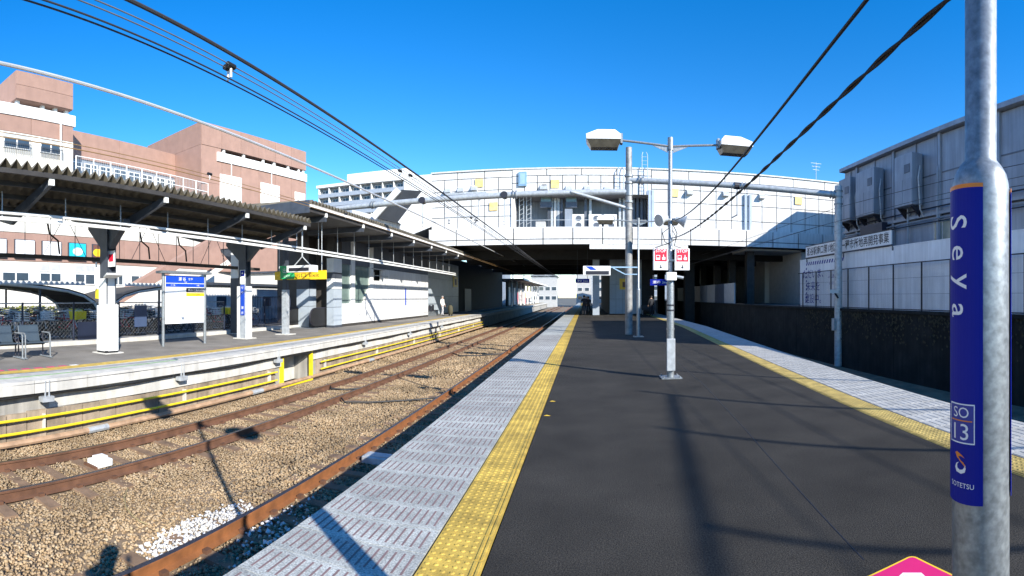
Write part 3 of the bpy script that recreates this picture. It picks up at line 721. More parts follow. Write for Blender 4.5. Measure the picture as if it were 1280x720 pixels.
fence(16.6, 20.8, 2.1, 1.62, 'dark picket fence between rear column and escalator', False)
t = tag(MB().box(FXp+.04,FXp+.08,PX(96,420,FXp).y,PX(125,420,FXp).y,.16,.75).build('kick_board', NAVY), 'low navy board fixed to the mesh fence left of the white column', 'board')
q=PX(167,380,FXp); t = thing('fence_board', (FXp+.05,q.y+.4,.6), 'blue board with notched top on the mesh fence', 'board')
yA,yB = PX(167,400,FXp).y, PX(182,400,FXp).y
MB().box(FXp+.04,FXp+.07,yA,yB,.5,1.28).build('panel', M('board_slate_blue',(.05,.08,.16),.5), t)
for k in range(4): MB().box(FXp+.041,FXp+.069,yA+(yB-yA)*(k+.1)/4,yA+(yB-yA)*(k+.8)/4,1.28,1.34).build('tooth', SIGNW, t)

# ---- bicycle park
def bike_proto():
    parts = {}
    def wheel():
        mb = MB()
        for rr,ww in ((.33,.02),):
            mb.tube([(rr*math.cos(a),0,.35+rr*math.sin(a)) for a in np.linspace(0,2*math.pi,17)], .022, 5, cap=False)
        for k in range(6):
            a = k*math.pi/6; mb.bar((.32*math.cos(a),0,.35+.32*math.sin(a)),(-.32*math.cos(a),0,.35-.32*math.sin(a)),.006,.006)
        return mb
    parts['wheel'] = wheel().mesh('wheel', [BLACK])
    def frame(mat):
        mb = MB(); r_ = .02
        mb.tube([(-.52,0,.35),(-.08,0,.32),(-.18,0,.85)], r_, 6); mb.tube([(-.08,0,.32),(.38,0,.72)], .024, 6); mb.tube([(-.14,0,.62),(.38,0,.78)], r_, 6)
        mb.tube([(-.52,0,.35),(-.15,0,.68)], .014, 5); mb.tube([(.36,0,.92),(.40,0,.7),(.52,0,.35)], r_, 6)
        mb.box(-.75,-.3,-.03,.03,.69,.705)
        return mb.mesh('frame', mat)
    cols = {'silver':GALVW,'white':WHITE,'black':BLACK,'navy':NAVY,'red':RED}
    fr_ = {k:frame(m) for k,m in cols.items()}
    sad = MB(); sad.loft([[(-.32,-.09,.88),(-.32,.09,.88),(-.32,.09,.93),(-.32,-.09,.93)],[(-.05,-.03,.89),(-.05,.03,.89),(-.05,.03,.92),(-.05,-.03,.92)]])
    parts['saddle'] = sad.mesh('saddle', [BLACK])
    parts['handlebar'] = MB().tube([(.2,-.28,1.0),(.34,-.26,1.02),(.37,0,.96),(.34,.26,1.02),(.2,.28,1.0)], .014, 6).mesh('handlebar', [GALVW])
    bs = MB()
    for z in (.72,.80,.88,.96): bs.tube([(.46,-.16,z),(.78,-.18,z),(.78,.18,z),(.46,.16,z),(.46,-.16,z)], .011, 4)
    for x,y in ((.46,-.16),(.78,-.18),(.78,.18),(.46,.16),(.62,-.17),(.62,.17),(.78,0)): bs.bar((x,y,.7),(x,y,.96),.008,.008)
    bs.box(.46,.78,-.16,.16,.7,.71)
    bsm = {'grey':bs.mesh('basket',[WHITE]), 'black':bs.mesh('basket',[BLACK])}
    return parts, fr_, bsm
bp_, bfr, bbs = bike_proto()
ORD = 'first second third fourth fifth sixth seventh eighth ninth tenth eleventh twelfth'.split() + ['%dth' % i if i not in (21,22,23,31,32,33) else str(i)+('st','nd','rd')[i%10-1] for i in range(13,45)]
rack_rows = ((-15.1,3.4,19.5,'front'),(-17.6,5.2,21,'second'),(-20.2,6.5,24,'third'))
fk = list(bfr)
YCOV = M('yellow_cover', (.75,.62,.02), .6)
ybs = MB(); ybs.loft([[(.43,-.18,.7),(.82,-.2,.7),(.82,.2,.7),(.43,.18,.7)],[(.40,-.2,1.0),(.84,-.22,.98),(.84,.22,.98),(.40,.2,1.0)]]); ybm = ybs.mesh('basket_cover', [YCOV])
for X_,ya,yb_,rn in rack_rows:
    y = ya; k = 0
    while y < yb_:
        c_ = fk[(k*7+int(-X_*3)) % len(fk)] ; yel = (random.random() < .2)
        lb = f'{c_} framed bicycle' + (' with yellow basket cover' if yel else '') + f', {ORD[k]} from the left in the {rn} rack row'
        t = thing('bicycle', (X_+random.uniform(-.12,.12),y,.10), lb, 'bicycle', 'bicycles parked behind the platform', random.uniform(-.12,.12) + (math.pi if k%2 else 0))
        t.rotation_euler[0] = random.uniform(-.08,.08)
        for nm,me,lx in (('wheel',bp_['wheel'],-.52),('wheel',bp_['wheel'],.52),('frame',bfr[c_],0),('saddle',bp_['saddle'],0),('handlebar',bp_['handlebar'],0),('basket_cover' if yel else 'basket', ybm if yel else bbs['grey' if k%3 else 'black'],0)):
            o = bpy.data.objects.new(nm, me); col.objects.link(o); o.parent = t; o.location = (lx,0,0)
        y += random.uniform(.42,.6) if rn == 'front' else random.uniform(.55,.8); k += 1
for X_,ya,yb_,rn in rack_rows:
    t = thing('bicycle_rack', (X_,(ya+yb_)/2,.10), f'grey steel tube bicycle rack carrying the {rn} row', 'bicycle rack', 'bicycle racks')
    MB().tube([(X_+.3,ya-.4,.75),(X_+.3,yb_+.4,.75)], .025, 6).build('tube', GALVW, t); MB().tube([(X_-.3,ya-.4,.1),(X_-.3,yb_+.4,.1)], .025, 6).build('tube', GALVW, t)
    y = ya
    while y < yb_: MB().bar((X_+.3,y,.10),(X_+.3,y,.75),.04,.04).build('leg', GALVW, t); y += 3
def shelter(x0, y0, y1, label, z=2.15, flip=1):
    t = thing('bicycle_shelter', (x0,(y0+y1)/2,.10), label, 'shelter', 'curved bicycle shelters')
    pts = [(0,.55),(.15,.95),(.45,1.25),(.9,1.45),(1.6,1.6),(2.6,1.72)]
    q = [(y0 if flip>0 else y1, 0)]
    arc = [(p_[0], z-1.72+p_[1]) for p_ in pts]; mb = MB()
    def Y(s): return y0+s if flip>0 else y1-s
    L_ = y1-y0; prof = [(Y(a*L_/2.6), b) for a,b in arc]
    mb.prism([(x0-1.6,a,b) for a,b in prof]+[(x0-1.6,a,b-.05) for a,b in prof[::-1]], (3.2,0,0)); mb.build('roof', DSTEEL2, t)
    for xx in (x0-1.5,x0+1.55):
        MB().tube([(xx,prof[0][0],.10)]+[(xx,a,b-.1) for a,b in prof], .06, 8).build('frame_rib', WHITE, t, smooth=True)
    for xx in (x0-1.5,x0+1.5): MB().cyl(xx,prof[-2][0],.10,prof[-2][1]-.1,.05,8).build('post', DSTEEL, t)
    MB().box(x0+1.58,x0+1.64,min(prof[-1][0],prof[2][0]),max(prof[-1][0],prof[2][0]),z-.12,z+.03).build('gutter', WHITE, t)
shelter(-18.3, 4.6, 7.4, 'curved bicycle shelter at the left picture edge', 2.15, -1)
shelter(-18.3, 7.6, 12.0, 'dark curved bicycle shelter left of the white column', 2.2, -1)
shelter(-18.3, 12.5, 17.0, 'dark curved bicycle shelter behind the notice board', 2.2, 1)
HEDGE = M('shrub_leaf', (.16,.17,.03), .8, var=.4, scale=6)
mb = MB()
for k in range(1300):
    x,y,z = random.uniform(-22.5,-21.5),random.uniform(9,15),random.uniform(.3,1.1)
    a = Vector((random.gauss(0,1),random.gauss(0,1),random.gauss(0,1))).normalized(); b = a.orthogonal().normalized(); s = random.uniform(.06,.12)
    mb.add([Vector((x,y,z))+a*s,Vector((x,y,z))+b*s*.6,Vector((x,y,z))-a*s,Vector((x,y,z))-b*s*.6],[(0,1,2,3)])
tag(mb.build('hedge', HEDGE), 'yellow green hedge behind the bicycle racks', 'hedge')

# ================================================================== STATION BRIDGE
BY = 36.0
br = thing('station_bridge', (4,BY+20,5.4), 'white panelled station bridge spanning tracks and platforms', 'station building')
BL, BR_ = -11.4, 34.0
Z0, Z1 = 5.56, 6.84
WY = BY+.7
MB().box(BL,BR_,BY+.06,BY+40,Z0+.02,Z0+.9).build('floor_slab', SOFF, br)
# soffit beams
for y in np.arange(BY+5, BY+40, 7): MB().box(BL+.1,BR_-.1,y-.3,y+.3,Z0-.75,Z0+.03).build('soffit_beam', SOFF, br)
MB().box(BL,BR_,BY+40.01,BY+40.3,Z0-.1,11.2).build('rear_wall', PANEL, br)
# fascia panels in two rows
x = BL; k = 0
while x < 24:
    wd = 2.1
    piece('fascia_panel', PANEL, br, x+.035, x+wd-.035, BY, BY+.06, Z0+.42, Z1); piece('fascia_panel', PANEL, br, x+.035, x+wd-.035, BY, BY+.06, Z0, Z0+.36)
    x += wd
MB().box(BL,24,BY+.05,BY+.58,Z1-.06,Z1+.03).build('parapet_cap', PANEL, br)
MB().box(BL,BR_,BY+.065,BY+.2,Z0+.01,Z1-.07).build('fascia_backing', JOINT, br)
MB().box(.28,7.3,BY+.02,BY+.5,5.2,Z0-.012).build('lower_beam', PANEL, br)
# main wall
def wall_grid(x0, x1, wd, rows, Y, th=.07, name='wall_panel', mat=PANEL):
    n = max(1, round((x1-x0)/wd)); wd = (x1-x0)/n
    for i in range(n):
        for z0,z1 in rows: piece(name, mat, br, x0+i*wd+.03, x0+(i+1)*wd-.03, Y, Y+th, z0+.03, z1-.03)
BAY0, BAY1 = -5.3, 4.75
TOP = 11.45
MB().box(BL,BAY0-.02,WY+.08,BY+40,Z0+.9,TOP-.04).build('wall_backing', JOINT, br)
MB().box(BAY1+.02,BR_,WY+.08,BY+40,Z0+.9,TOP-.04).build('wall_backing', JOINT, br)
MB().box(BAY0-.02,BAY1+.02,WY+.08,BY+40,9.42,TOP-.04).build('wall_backing', JOINT, br)
MB().box(BAY0-.02,BAY1+.02,WY+2.6,BY+40,Z0+.9,9.42).build('bay_rear_wall', GREYB, br)
wall_grid(BL, BAY0, 2.3, [(10.85,TOP)], WY); wall_grid(BL, BAY0, 1.0, [(9.9,10.85),(8.7,9.9),(7.85,8.7),(Z1,7.85)], WY)
wall_grid(BAY0, BAY1, 2.85, [(10.9,TOP)], WY-.04); wall_grid(BAY0, BAY1, .95, [(10.35,10.9),(9.42,10.35)], WY-.04)
wall_grid(BAY1, 24, 2.85, [(10.7,TOP)], WY); wall_grid(BAY1, 24, 1.2, [(9.9,10.7),(8.9,9.9),(7.66,8.9),(Z1,7.66)], WY)
MB().box(BL,BR_,WY-.1,BY+40,TOP-.04,TOP+.06).build('roof_edge', PANEL, br)
MB().box(BAY0-.05,BAY0+.15,WY-.1,WY+2.6,Z1,9.42).build('bay_side_wall', PANEL, br)
MB().box(BAY1-.15,BAY1+.02,WY-.1,WY+2.6,Z1,9.42).build('bay_side_wall', PANEL, br)
# narrow blue downpipes on the right section
for px in (812,816,932,938):
    q = PY(px,250,WY-.1); MB().box(q.x-.09,q.x+.09,WY-.16,WY-.01,Z1,9.8).build('downpipe', M('pale_blue_pipe',(.40,.47,.58),.4), br)
# blue window
q0, q1 = PY(648.5,233,WY-.05), PY(658.5,215,WY-.05)
wn = MB().box(q0.x,q1.x,WY-.2,WY-.05,q0.z,q1.z).build('window', M('frame_blue',(.2,.35,.5),.4), br); MB().box(q0.x+.1,q1.x-.1,WY-.215,WY-.2,q0.z+.12,q1.z-.12).build('pane', M('pane_pale_blue',(.3,.45,.6),.1), wn)
# yellow plates on the wall
for px,py in ((599,229),(617,258),(694,230),(843,241),(998,251)):
    q = PY(px,py,WY-.03); MB().box(q.x-.3,q.x+.3,WY-.085,WY-.045,q.z-.32,q.z+.32).build('yellow_plate', M('plate_yellow',(.85,.62,.25),.5,var=.3,scale=4), br)
# vent hoods
for px,py in ((560,239),(576,238),(593,236),(681,235),(711,236),(734,236),(759,237),(862,241),(907,243),(952,246),(679,235)):
    q = PY(px,py,WY-.05); x,z = q.x,q.z
    MB().prism([(x-.22,WY-.02,z-.16),(x-.22,WY-.36,z-.16),(x-.22,WY-.3,z),(x-.22,WY-.02,z+.24)],(.44,0,0)).build('vent_hood', GALVW, br)
    MB().box(x-.24,x+.24,WY-.06,WY-.015,z-.19,z+.27).build('vent_frame', PANEL, br)
# rail on the parapet at the left
q0,q1 = PY(556,243,WY-.3),PY(608,241,WY-.3); MB().box(q0.x,q1.x,WY-.34,WY-.05,q0.z-.08,q0.z+.08).build('ledge', GALVW, br)
# plant in the bay: condensers, louvres, pipes
def condenser(x, y, z, w_=.95, h=1.25, lb=''):
    t = thing('condenser_unit', (x,y,z), lb, 'condenser', 'outdoor units in the bridge bay')
    MB().box(x-w_/2,x+w_/2,y,y+.4,z+.06,z+h).build('casing', WHITE, t, bevel=.02)
    for k in range(2):
        zc = z+.06+(h-.06)*(.27+.46*k)
        ring = [(x+w_*.08+.22*math.cos(a),y-.012,zc+.22*math.sin(a)) for a in np.linspace(0,2*math.pi,17)]
        MB().tube(ring,.02,5,cap=False).build('fan_guard', GALVW, t); MB().tube([(x+w_*.08,y-.006,zc),(x+w_*.08,y+.004,zc)],.2,14).build('fan', GREYD, t)
    for s in (-1,1): MB().box(x+s*w_*.35-.05,x+s*w_*.35+.05,y+.02,y+.38,z,z+.06).build('foot', SIGNK, t)
for i,(px,lb) in enumerate(((722,'white twin fan condenser, left of three in the bridge bay'),(744,'white twin fan condenser, middle of three in the bridge bay'),(763,'white twin fan condenser beside the weathered pole on the bridge'))):
    q = PY(px,282,BY+1.6); condenser(q.x, BY+1.6, Z1-.02, lb=lb)
    MB().box(q.x-.45,q.x+.45,BY+1.7,BY+2.1,Z1-.5,Z1-.02).build('plinth', GALVW, br)
MB().box(BAY0,BAY1,BY+.59,WY+2.6,Z1-.3,Z1-.1).build('bay_floor', CONCL, br)
for px in (642,646,686,690,694,698,702,732,738,775,780,786,792,797,802,806):
    q = PY(px,260,BY+1.9); MB().box(q.x-.09,q.x+.09,BY+1.9,BY+2.1,Z1-.1,9.42).build('riser_pipe', (GALVW,DSTEEL,GREYD,GALVW,WHITE)[px%5], br)
for px in (652,661): 
    q = PY(px,260,BY+1.5); mb = MB()
    for s in (-.16,.16):
        mb.bar((q.x+s,BY+1.5,Z1-.1),(q.x+s,BY+1.5,9.42),.05,.05)
    for j in range(7): mb.bar((q.x-.16,BY+1.5,Z1+.1+j*.36),(q.x+.16,BY+1.5,Z1+.28+j*.36*1.0),.03,.03)
    mb.build('lattice_mast', GALVW, br)
for px in (682,714): 
    q = PY(px,250,BY+1.2); w2 = MB().box(q.x-.42,q.x+.42,BY+1.6,BY+1.75,q.z-.5,q.z+.35).build('window', GREYD, br); MB().box(q.x-.36,q.x+.36,BY+1.585,BY+1.6,q.z-.05,q.z+.3).build('pane', GLASSG, w2)
q = PY(711,268,BY+1.0); MB().box(q.x-.3,q.x+.25,BY+1.3,BY+2,Z1-.1,Z1+1.6).build('equipment_cabinet', GREYB, br)
q = PY(677,273,BY+1.0); MB().box(q.x-.45,q.x+.25,BY+1.2,BY+1.9,Z1-.1,Z1+.62).build('equipment_cabinet', SHADEC, br)
MB().box(BAY0,BAY1,BY+.64,BY+.67,Z1+.62,Z1+.66).build('guard_rail', GALVW, br)
# hooped ladder on the roof edge
for px,lbz in ((776,0),(806,-.9)):
    q = PY(px,220,WY-.3); mb = MB(); zt = TOP+1.0 if px>800 else TOP-.2
    for s in (-.2,.2): mb.tube([(q.x+s,WY-.25,9.4),(q.x+s,WY-.25,zt),(q.x+s*.6,WY-.1,zt+.25)],.03,6)
    z = 9.6
    while z < zt: mb.bar((q.x-.2,WY-.25,z),(q.x+.2,WY-.25,z),.025,.025); z += .3
    mb.build('roof_ladder', M('ladder_blue',(.35,.45,.6),.4), br)
# supports, ceilings below the bridge
for x,y in ((8.6,42),(8.6,50),(8.6,58),(-14.2,46),(-14.2,60)): MB().box(x-.4,x+.4,y-.4,y+.4,-1.4,Z0+.02).build('support_column', SOFF, br)
# stair roof sloping down to the left
Yq = BY+.6
cor = [PY(502,237,Yq),PY(532,239,Yq),PY(500,280,Yq),PY(470,272,Yq)]
st = thing('stair_roof', (-14,BY+2,5), 'slate grey sloping stair roof with white gable beside the bridge', 'roof')
MB().prism([cor[0],cor[1],cor[2],cor[3]], (0,5,-.1)).build('roof_slope', TEAL, st)
MB().prism([cor[1]+Vector((.03,.06,.1)),cor[1]+Vector((.5,.06,.1)),Vector((BL,Yq+.06,7.2)),Vector((cor[2].x-.2,Yq+.06,6.2)),cor[2]+Vector((.0,.06,0))],(0,4.8,0)).build('gable_wall', PANEL, st)
MB().bar(cor[1]+Vector((0,-.08,.05)),cor[2]+Vector((0,-.08,.05)),.14,.3).build('verge', WHITE, st)
MB().bar(cor[0]+Vector((-.2,-.08,.0)),cor[3]+Vector((-.2,-.08,.0)),.2,.5).build('verge', WHITE, st)
MB().prism([PY(440,262,Yq+.5),PY(472,270,Yq+.5),PY(500,280,Yq+.5),PY(500,300,Yq+.5),PY(440,300,Yq+.5)],(0,4,0)).build('stair_wall', PANEL, st)
# antenna
q = PY(1020,224,BY+4); t = thing('tv_antenna', (q.x,BY+4,TOP), 'thin television antenna on the bridge roof', 'antenna')
MB().cyl(q.x,BY+4,TOP+.05,TOP+2.6,.025,6).build('mast', GALVW, t)
for k,z in enumerate((2.5,2.2,1.9)): MB().bar((q.x-.5+.1*k,BY+4,TOP+z),(q.x+.5-.1*k,BY+4,TOP+z),.025,.025).build('element', GALVW, t)
MB().bar((q.x,BY+3.6,TOP+2.3),(q.x,BY+4.6,TOP+2.3),.03,.03).build('boom', GALVW, t)
# island stair tower below the bridge
it = thing('platform_stair_block', (2,44,0), 'blue grey tiled stair enclosure on the island platform under the bridge', 'station block')
q0 = PZ(762,393); q1 = PZ(800,393)
x = q0.x; IY = q0.y
MB().box(q0.x,5.9,IY+.06,IY+24,0,5.5).build('core', SOFF, it)  # core extended past the stair to block far daylight under the bridge
for i in range(5):
    for j in range(4): piece('wall_tile', TILEB, it, q0.x+i*.55+.008, q0.x+(i+1)*.55-.008, IY, IY+.06, .05+j*1.35+.008, .05+(j+1)*1.35-.008)
q = PY(781,355,IY); sp_ = MB().box(q.x-.45,q.x+.45,IY-.05,IY,q.z-.5,q.z+.5).build('sign', SYEL, it); MB().box(q.x-.2,q.x+.2,IY-.06,IY-.051,q.z-.3,q.z+.2).build('pictogram', BROWN, sp_)
q = PZ(745,394); t = thing('bridge_pillar', (q.x,q.y,0), 'blue grey pillar under the bridge beside the waiting couple', 'pillar')
for j in range(4): piece('cladding_panel', TILEB, t, q.x-.27,q.x+.27,q.y-.27,q.y+.27,.02+j*1.37,.02+(j+1)*1.37-.015)
for px,py,Y_,lb in ((728,351,40.5,'dark blue hanging platform sign left of the bridge pillar'),(826,353,26,'dark blue hanging platform sign behind the lamp post')):
    q = PY(px,py,Y_); t = thing('hanging_sign', (q.x,Y_,q.z), lb, 'sign')
    b_ = MB().box(q.x-.55,q.x+.55,Y_-.06,Y_+.06,q.z-.17,q.z+.17).build('board', BLUE, t); text('瀬谷 Seya', .18, SIGNW, b_, (q.x,Y_-.065,q.z), (1,0,0),(0,0,1), fit=.85)
    for s in (-.4,.4): MB().cyl(q.x+s,Y_,q.z+.17,Z0 if Y_>36 else q.z+.4,.02,6).build('hanger', DSTEEL, t)
q = PZ(796,388); t = thing('platform_bench', (q.x-.2,IY-.6,0), 'dark bench against the tiled stair enclosure under the bridge', 'bench')
MB().box(q.x-.9,q.x+.3,IY-.75,IY-.3,.38,.44).build('seat', SIGNK, t); MB().box(q.x-.9,q.x+.3,IY-.3,IY-.24,.5,.85).build('backrest', SIGNK, t)
for s in (-.85,.22): MB().box(q.x+s,q.x+s+.05,IY-.7,IY-.3,0,.38).build('leg', GALV, t)
# left platform under the bridge
lb_ = thing('tiled_wall', (-12.4,46,0), 'dark blue grey tiled wall on the far platform under the bridge', 'wall')
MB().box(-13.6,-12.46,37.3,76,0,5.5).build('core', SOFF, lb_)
for i in range(10):
    for j in range(3): piece('wall_tile', TILEB, lb_, -12.46,-12.4, 37.4+i*1.15+.01, 37.4+(i+1)*1.15-.01, .05+j*1.6, .05+(j+1)*1.6-.02)
q = PX(569,352,-12.4); b_ = MB().box(-12.4,-12.34,q.y-.8,q.y+.8,q.z-.55,q.z+.55).build('sign', SYEL, lb_); MB().box(-12.34,-12.33,q.y-.3,q.y+.3,q.z-.35,q.z+.25).build('pictogram', BROWN, b_)
MB().box(-12.395,-12.38,51.5,54.5,0,2.5).build('door', SIGNK, lb_)
for k,y in enumerate((36.2+1.6,38.6,39.5)):
    t = thing('waiting_chair', (-12.0,y+.3,0), ('black waiting chair nearest the sunlit stair wall','black waiting chair in the middle under the bridge','black waiting chair behind the person in white')[k], 'chair', 'black waiting chairs')
    MB().box(-12.2,-11.8,y+.1,y+.5,.4,.46).build('seat', SIGNK, t); MB().box(-12.26,-12.2,y+.1,y+.5,.46,.9).build('backrest', SIGNK, t)
    for s in (.12,.44): MB().box(-12.15,-11.85,y+s,y+s+.04,0,.4).build('leg', GALV, t)

# ================================================================== TERRACOTTA BUILDING (left)
FXB = -30.0
tb = thing('terracotta_building', (-36,28,-.1), 'terracotta and cream shopping building behind the bicycle park', 'building')
def wing(x0,x1,y0,y1,z0,z1,mat,name='wall'): return MB().box(x0,x1,y0,y1,z0,z1).build(name, mat, tb)
def facade_panels(X, y0, y1, z0, z1, wd, ht, mat, name='facade_panel'):
    n = max(1,round((y1-y0)/wd)); m = max(1,round((z1-z0)/ht))
    for i in range(n):
        for j in range(m):
            piece(name, mat, tb, X-.05, X+.05, y0+(y1-y0)*i/n+.015, y0+(y1-y0)*(i+1)/n-.015, z0+(z1-z0)*j/m+.012, z0+(z1-z0)*(j+1)/m-.012)
# podium along the tracks
wing(-60,FXB-.06,-6,52,-.1,10.3,CREAM,'podium')
facade_panels(FXB,4,50,6.1,10.3,3.2,2.1,CREAM); facade_panels(FXB,4,50,4.1,6.08,6.5,1.9,BRICK); facade_panels(FXB,4,50,-.1,4.08,6.5,4.1,CREAM)
def facade_window(ya,yb2,za,zb,X=FXB,blind=False):
    f_ = MB().box(X+.05,X+.12,ya,yb2,za,zb).build('window', WHITE, tb); mid = (ya+yb2)/2
    for a_,b_ in ((ya+.1,mid-.06),(mid+.06,yb2-.1)): MB().box(X+.12,X+.135,a_,b_,za+.08,zb-.08).build('pane', SHADEC if blind else GLASS, f_)
for px0,px1 in ((1,36),(48,76),(92,118),(140,153),(162,184)):
    a_,b_ = PX(px0,347,FXB),PX(px1,347,FXB); facade_window(a_.y,b_.y,2.5,3.35)
for px0,px1 in ((48,76),(92,118)):
    a_,b_ = PX(px0,337,FXB),PX(px1,337,FXB); facade_window(a_.y,b_.y,3.42,4.05,blind=True)
for px0,px1,mt,lb in ((-8,7,SIGNW,'white shop sign cut by the picture edge on the terracotta band'),(17,42,SIGNW,'white shop sign, second from the left on the terracotta band'),(51,75,SIGNW,'white shop sign left of the cyan sign on the terracotta band'),(84,106,CYAN,'cyan shop sign with a pale oval on the terracotta band'),(114,126,BROWN,'brown shop sign right of the cyan sign on the terracotta band')):
    a_,b_ = PX(px0,315,FXB),PX(px1,315,FXB); t = thing('shop_sign', (FXB+.1,(a_.y+b_.y)/2,4.3), lb, 'sign', 'shop signs on the terracotta band')
    MB().box(FXB+.06,FXB+.2,a_.y,b_.y,4.28,5.6).build('frame', DSTEEL, t); MB().box(FXB+.2,FXB+.22,a_.y+.05,b_.y-.05,4.33,5.55).build('face', mt, t)
    if mt in (CYAN,BROWN):
        c_ = (a_.y+b_.y)/2; MB().prism([(FXB+.222,c_+.42*math.cos(k*.5236),4.95+.3*math.sin(k*.5236)) for k in range(12)],(.01,0,0)).build('oval', SYEL if mt is BROWN else CREAM, t)
# left tower
wing(-42,FXB-.06,4,19.2,10.3,14.2,CREAM,'tower_core'); facade_panels(FXB,6,19.2,13.05,14.2,3.3,1.1,BRICK); facade_panels(FXB,6,19.2,10.3,13.04,2.2,2.7,CREAM)
MB().box(-42,FXB+.12,4,19.35,14.2,15.0).build('parapet', WHITE, tb)
for px0,px1 in ((3,37),(49,76)):
    a_,b_ = PX(px0,175,FXB),PX(px1,175,FXB); facade_window(a_.y,b_.y,11.9,12.6); facade_window(a_.y,b_.y,12.65,12.95,blind=True)
    mb = MB()
    for k in range(16): yy_ = a_.y+(b_.y-a_.y)*k/15; mb.box(FXB+.25,FXB+.27,yy_-.012,yy_+.012,11.5,12.25)
    mb.box(FXB+.245,FXB+.275,a_.y,b_.y,12.22,12.27); mb.build('balcony_rail', DSTEEL, tb)
wing(-37,FXB-.06,14.8,19.2,15.45,17.4,BRICK,'crown_core'); facade_panels(FXB,14.8,19.2,15.45,17.4,4.4,.97,BRICK)
for y in (15.1,17.0,18.0,18.9): MB().box(-30.6,-30.3,y-.12,y+.12,15.0,15.45).build('crown_post', WHITE, tb)
MB().cyl(FXB+.2,18.1,10.4,14.2,.07,8).build('downpipe', WHITE, tb)
# link wing
wing(-48,-34.06,19.2,34,10.3,13.3,GREYB,'link_core'); wing(-48,-34.06,19.2,34,13.3,15.6,BRICK,'link_parapet_core')
facade_panels(-34,19.2,33.5,13.3,15.6,7.2,2.3,BRICK); 
for k in range(9): facade_window(19.8+k*1.5,21.1+k*1.5,11.6,13.0,X=-34.05)
tf = thing('terrace_fence', (FXB+.1,29,10.3), 'white mesh fence along the terrace of the terracotta building', 'fence')
y = 19.4
while y < 41: MB().bar((FXB+.1,y,10.3),(FXB+.1,y,12.1),.06,.06).build('post', WHITE, tf); y += 1.5
for z in (10.5,11.3,12.08): MB().bar((FXB+.1,19.4,z),(FXB+.1,41,z),.05,.05).build('rail', WHITE, tf)
mb = MB(); y = 19.4
while y < 41: mb.bar((FXB+.1,y,10.5),(FXB+.1,y,12.05),.018,.018); y += .17
mb.build('mesh_infill', GALVW, tf)
# right tower: slightly turned
A_, B_ = Vector((-30,32.2,0)), Vector((-27.7,45.6,0)); dB = (B_-A_).normalized(); nB = Vector((dB.y,-dB.x,0)); LB = (B_-A_).length
def tbox(s0,s1,z0,z1,o0,o1,name,mat,par=None): return MB().obox(A_+dB*(s0+s1)/2+nB*(o0+o1)/2+Vector((0,0,(z0+z1)/2)), dB*(s1-s0)/2, nB*(o1-o0)/2, Vector((0,0,(z1-z0)/2))).build(name, mat, par or tb)
tbox(.02,LB-.02,4,14.4,-9,-.05,'tower_core',BRICK); tbox(.02,LB-.02,15.6,17.68,-9,-.05,'tower_crown',BRICK); tbox(.0,2.2,14.4,15.6,-9,-.05,'tower_core',BRICK)
tbox(2.2,LB-.1,14.4,15.6,-9,-1.6,'gallery_rear',GLASS)
for k in range(6):
    s0 = LB*k/6; tbox(s0+.015,s0+LB/6-.015,15.62,17.7,-.05,.0,'facade_panel',BRICK); 
    for j in range(3): tbox(s0+.015,s0+LB/6-.015,8+j*2.1+.012,8+(j+1)*2.1-.012,-.05,.0,'facade_panel',BRICK)
tbox(-.04,-.0,15.62,17.7,-8.9,-.02,'side_panel',BRICK); tbox(-.04,0,10.3,15.6,-8.9,-.02,'side_panel',BRICK)
tbox(1.7,LB,14.35,15.2,-.04,.12,'parapet',WHITE)
for s in (2.6,5,7.5,9,11,12.6,13.3): tbox(s-.12,s+.12,15.2,15.62,-.3,-.1,'gallery_post',WHITE)
for s0,s1,z0,z1 in ((2.0,4.6,10.4,13.2),(7.0,9.6,10.4,13.2),(11.8,13.4,10.4,13.0)):
    for j in range(2): tbox(s0+(s1-s0)*j/2+.02,s0+(s1-s0)*(j+1)/2-.02,z0,z1,.0,.05,'white_panel',WHITE)
for s in (3.3,8.4): tbox(s-.04,s+.04,10.4,14.3,.06,.12,'downpipe',WHITE)
MB().prism([(-26,20,1.2),(-26,30,6.2),(-26,30,7.0),(-26,20,2.0)],(.6,0,0)).build('outdoor_stair', BRICK, tb); MB().prism([(-25.3,24,1.0),(-25.3,33,5.8),(-25.3,33,6.2),(-25.3,24,1.4)],(.2,0,0)).build('outdoor_stair_string', CREAM, tb)
for k,(y0,y1,z) in enumerate(((20.5,28.5,2.3),(30,36,3.4))):
    t = thing('low_building', (-20,(y0+y1)/2,-.1), ('low white kiosk building behind the picket fence','cream annex building behind the escalator')[k], 'building')
    MB().box(-24,-19,y0,y1,-.1,z).build('wall', (PANEL,CREAM)[k], t); MB().box(-24.2,-18.8,y0-.2,y1+.2,z,z+.15).build('roof', DSTEEL, t)
    for j in range(3):
        f_ = MB().box(-19,-18.95,y0+1+j*2.2,y0+2+j*2.2,.9,1.7).build('window', WHITE, t); MB().box(-18.95,-18.94,y0+1.08+j*2.2,y0+1.92+j*2.2,.98,1.62).build('pane', GLASS, f_)

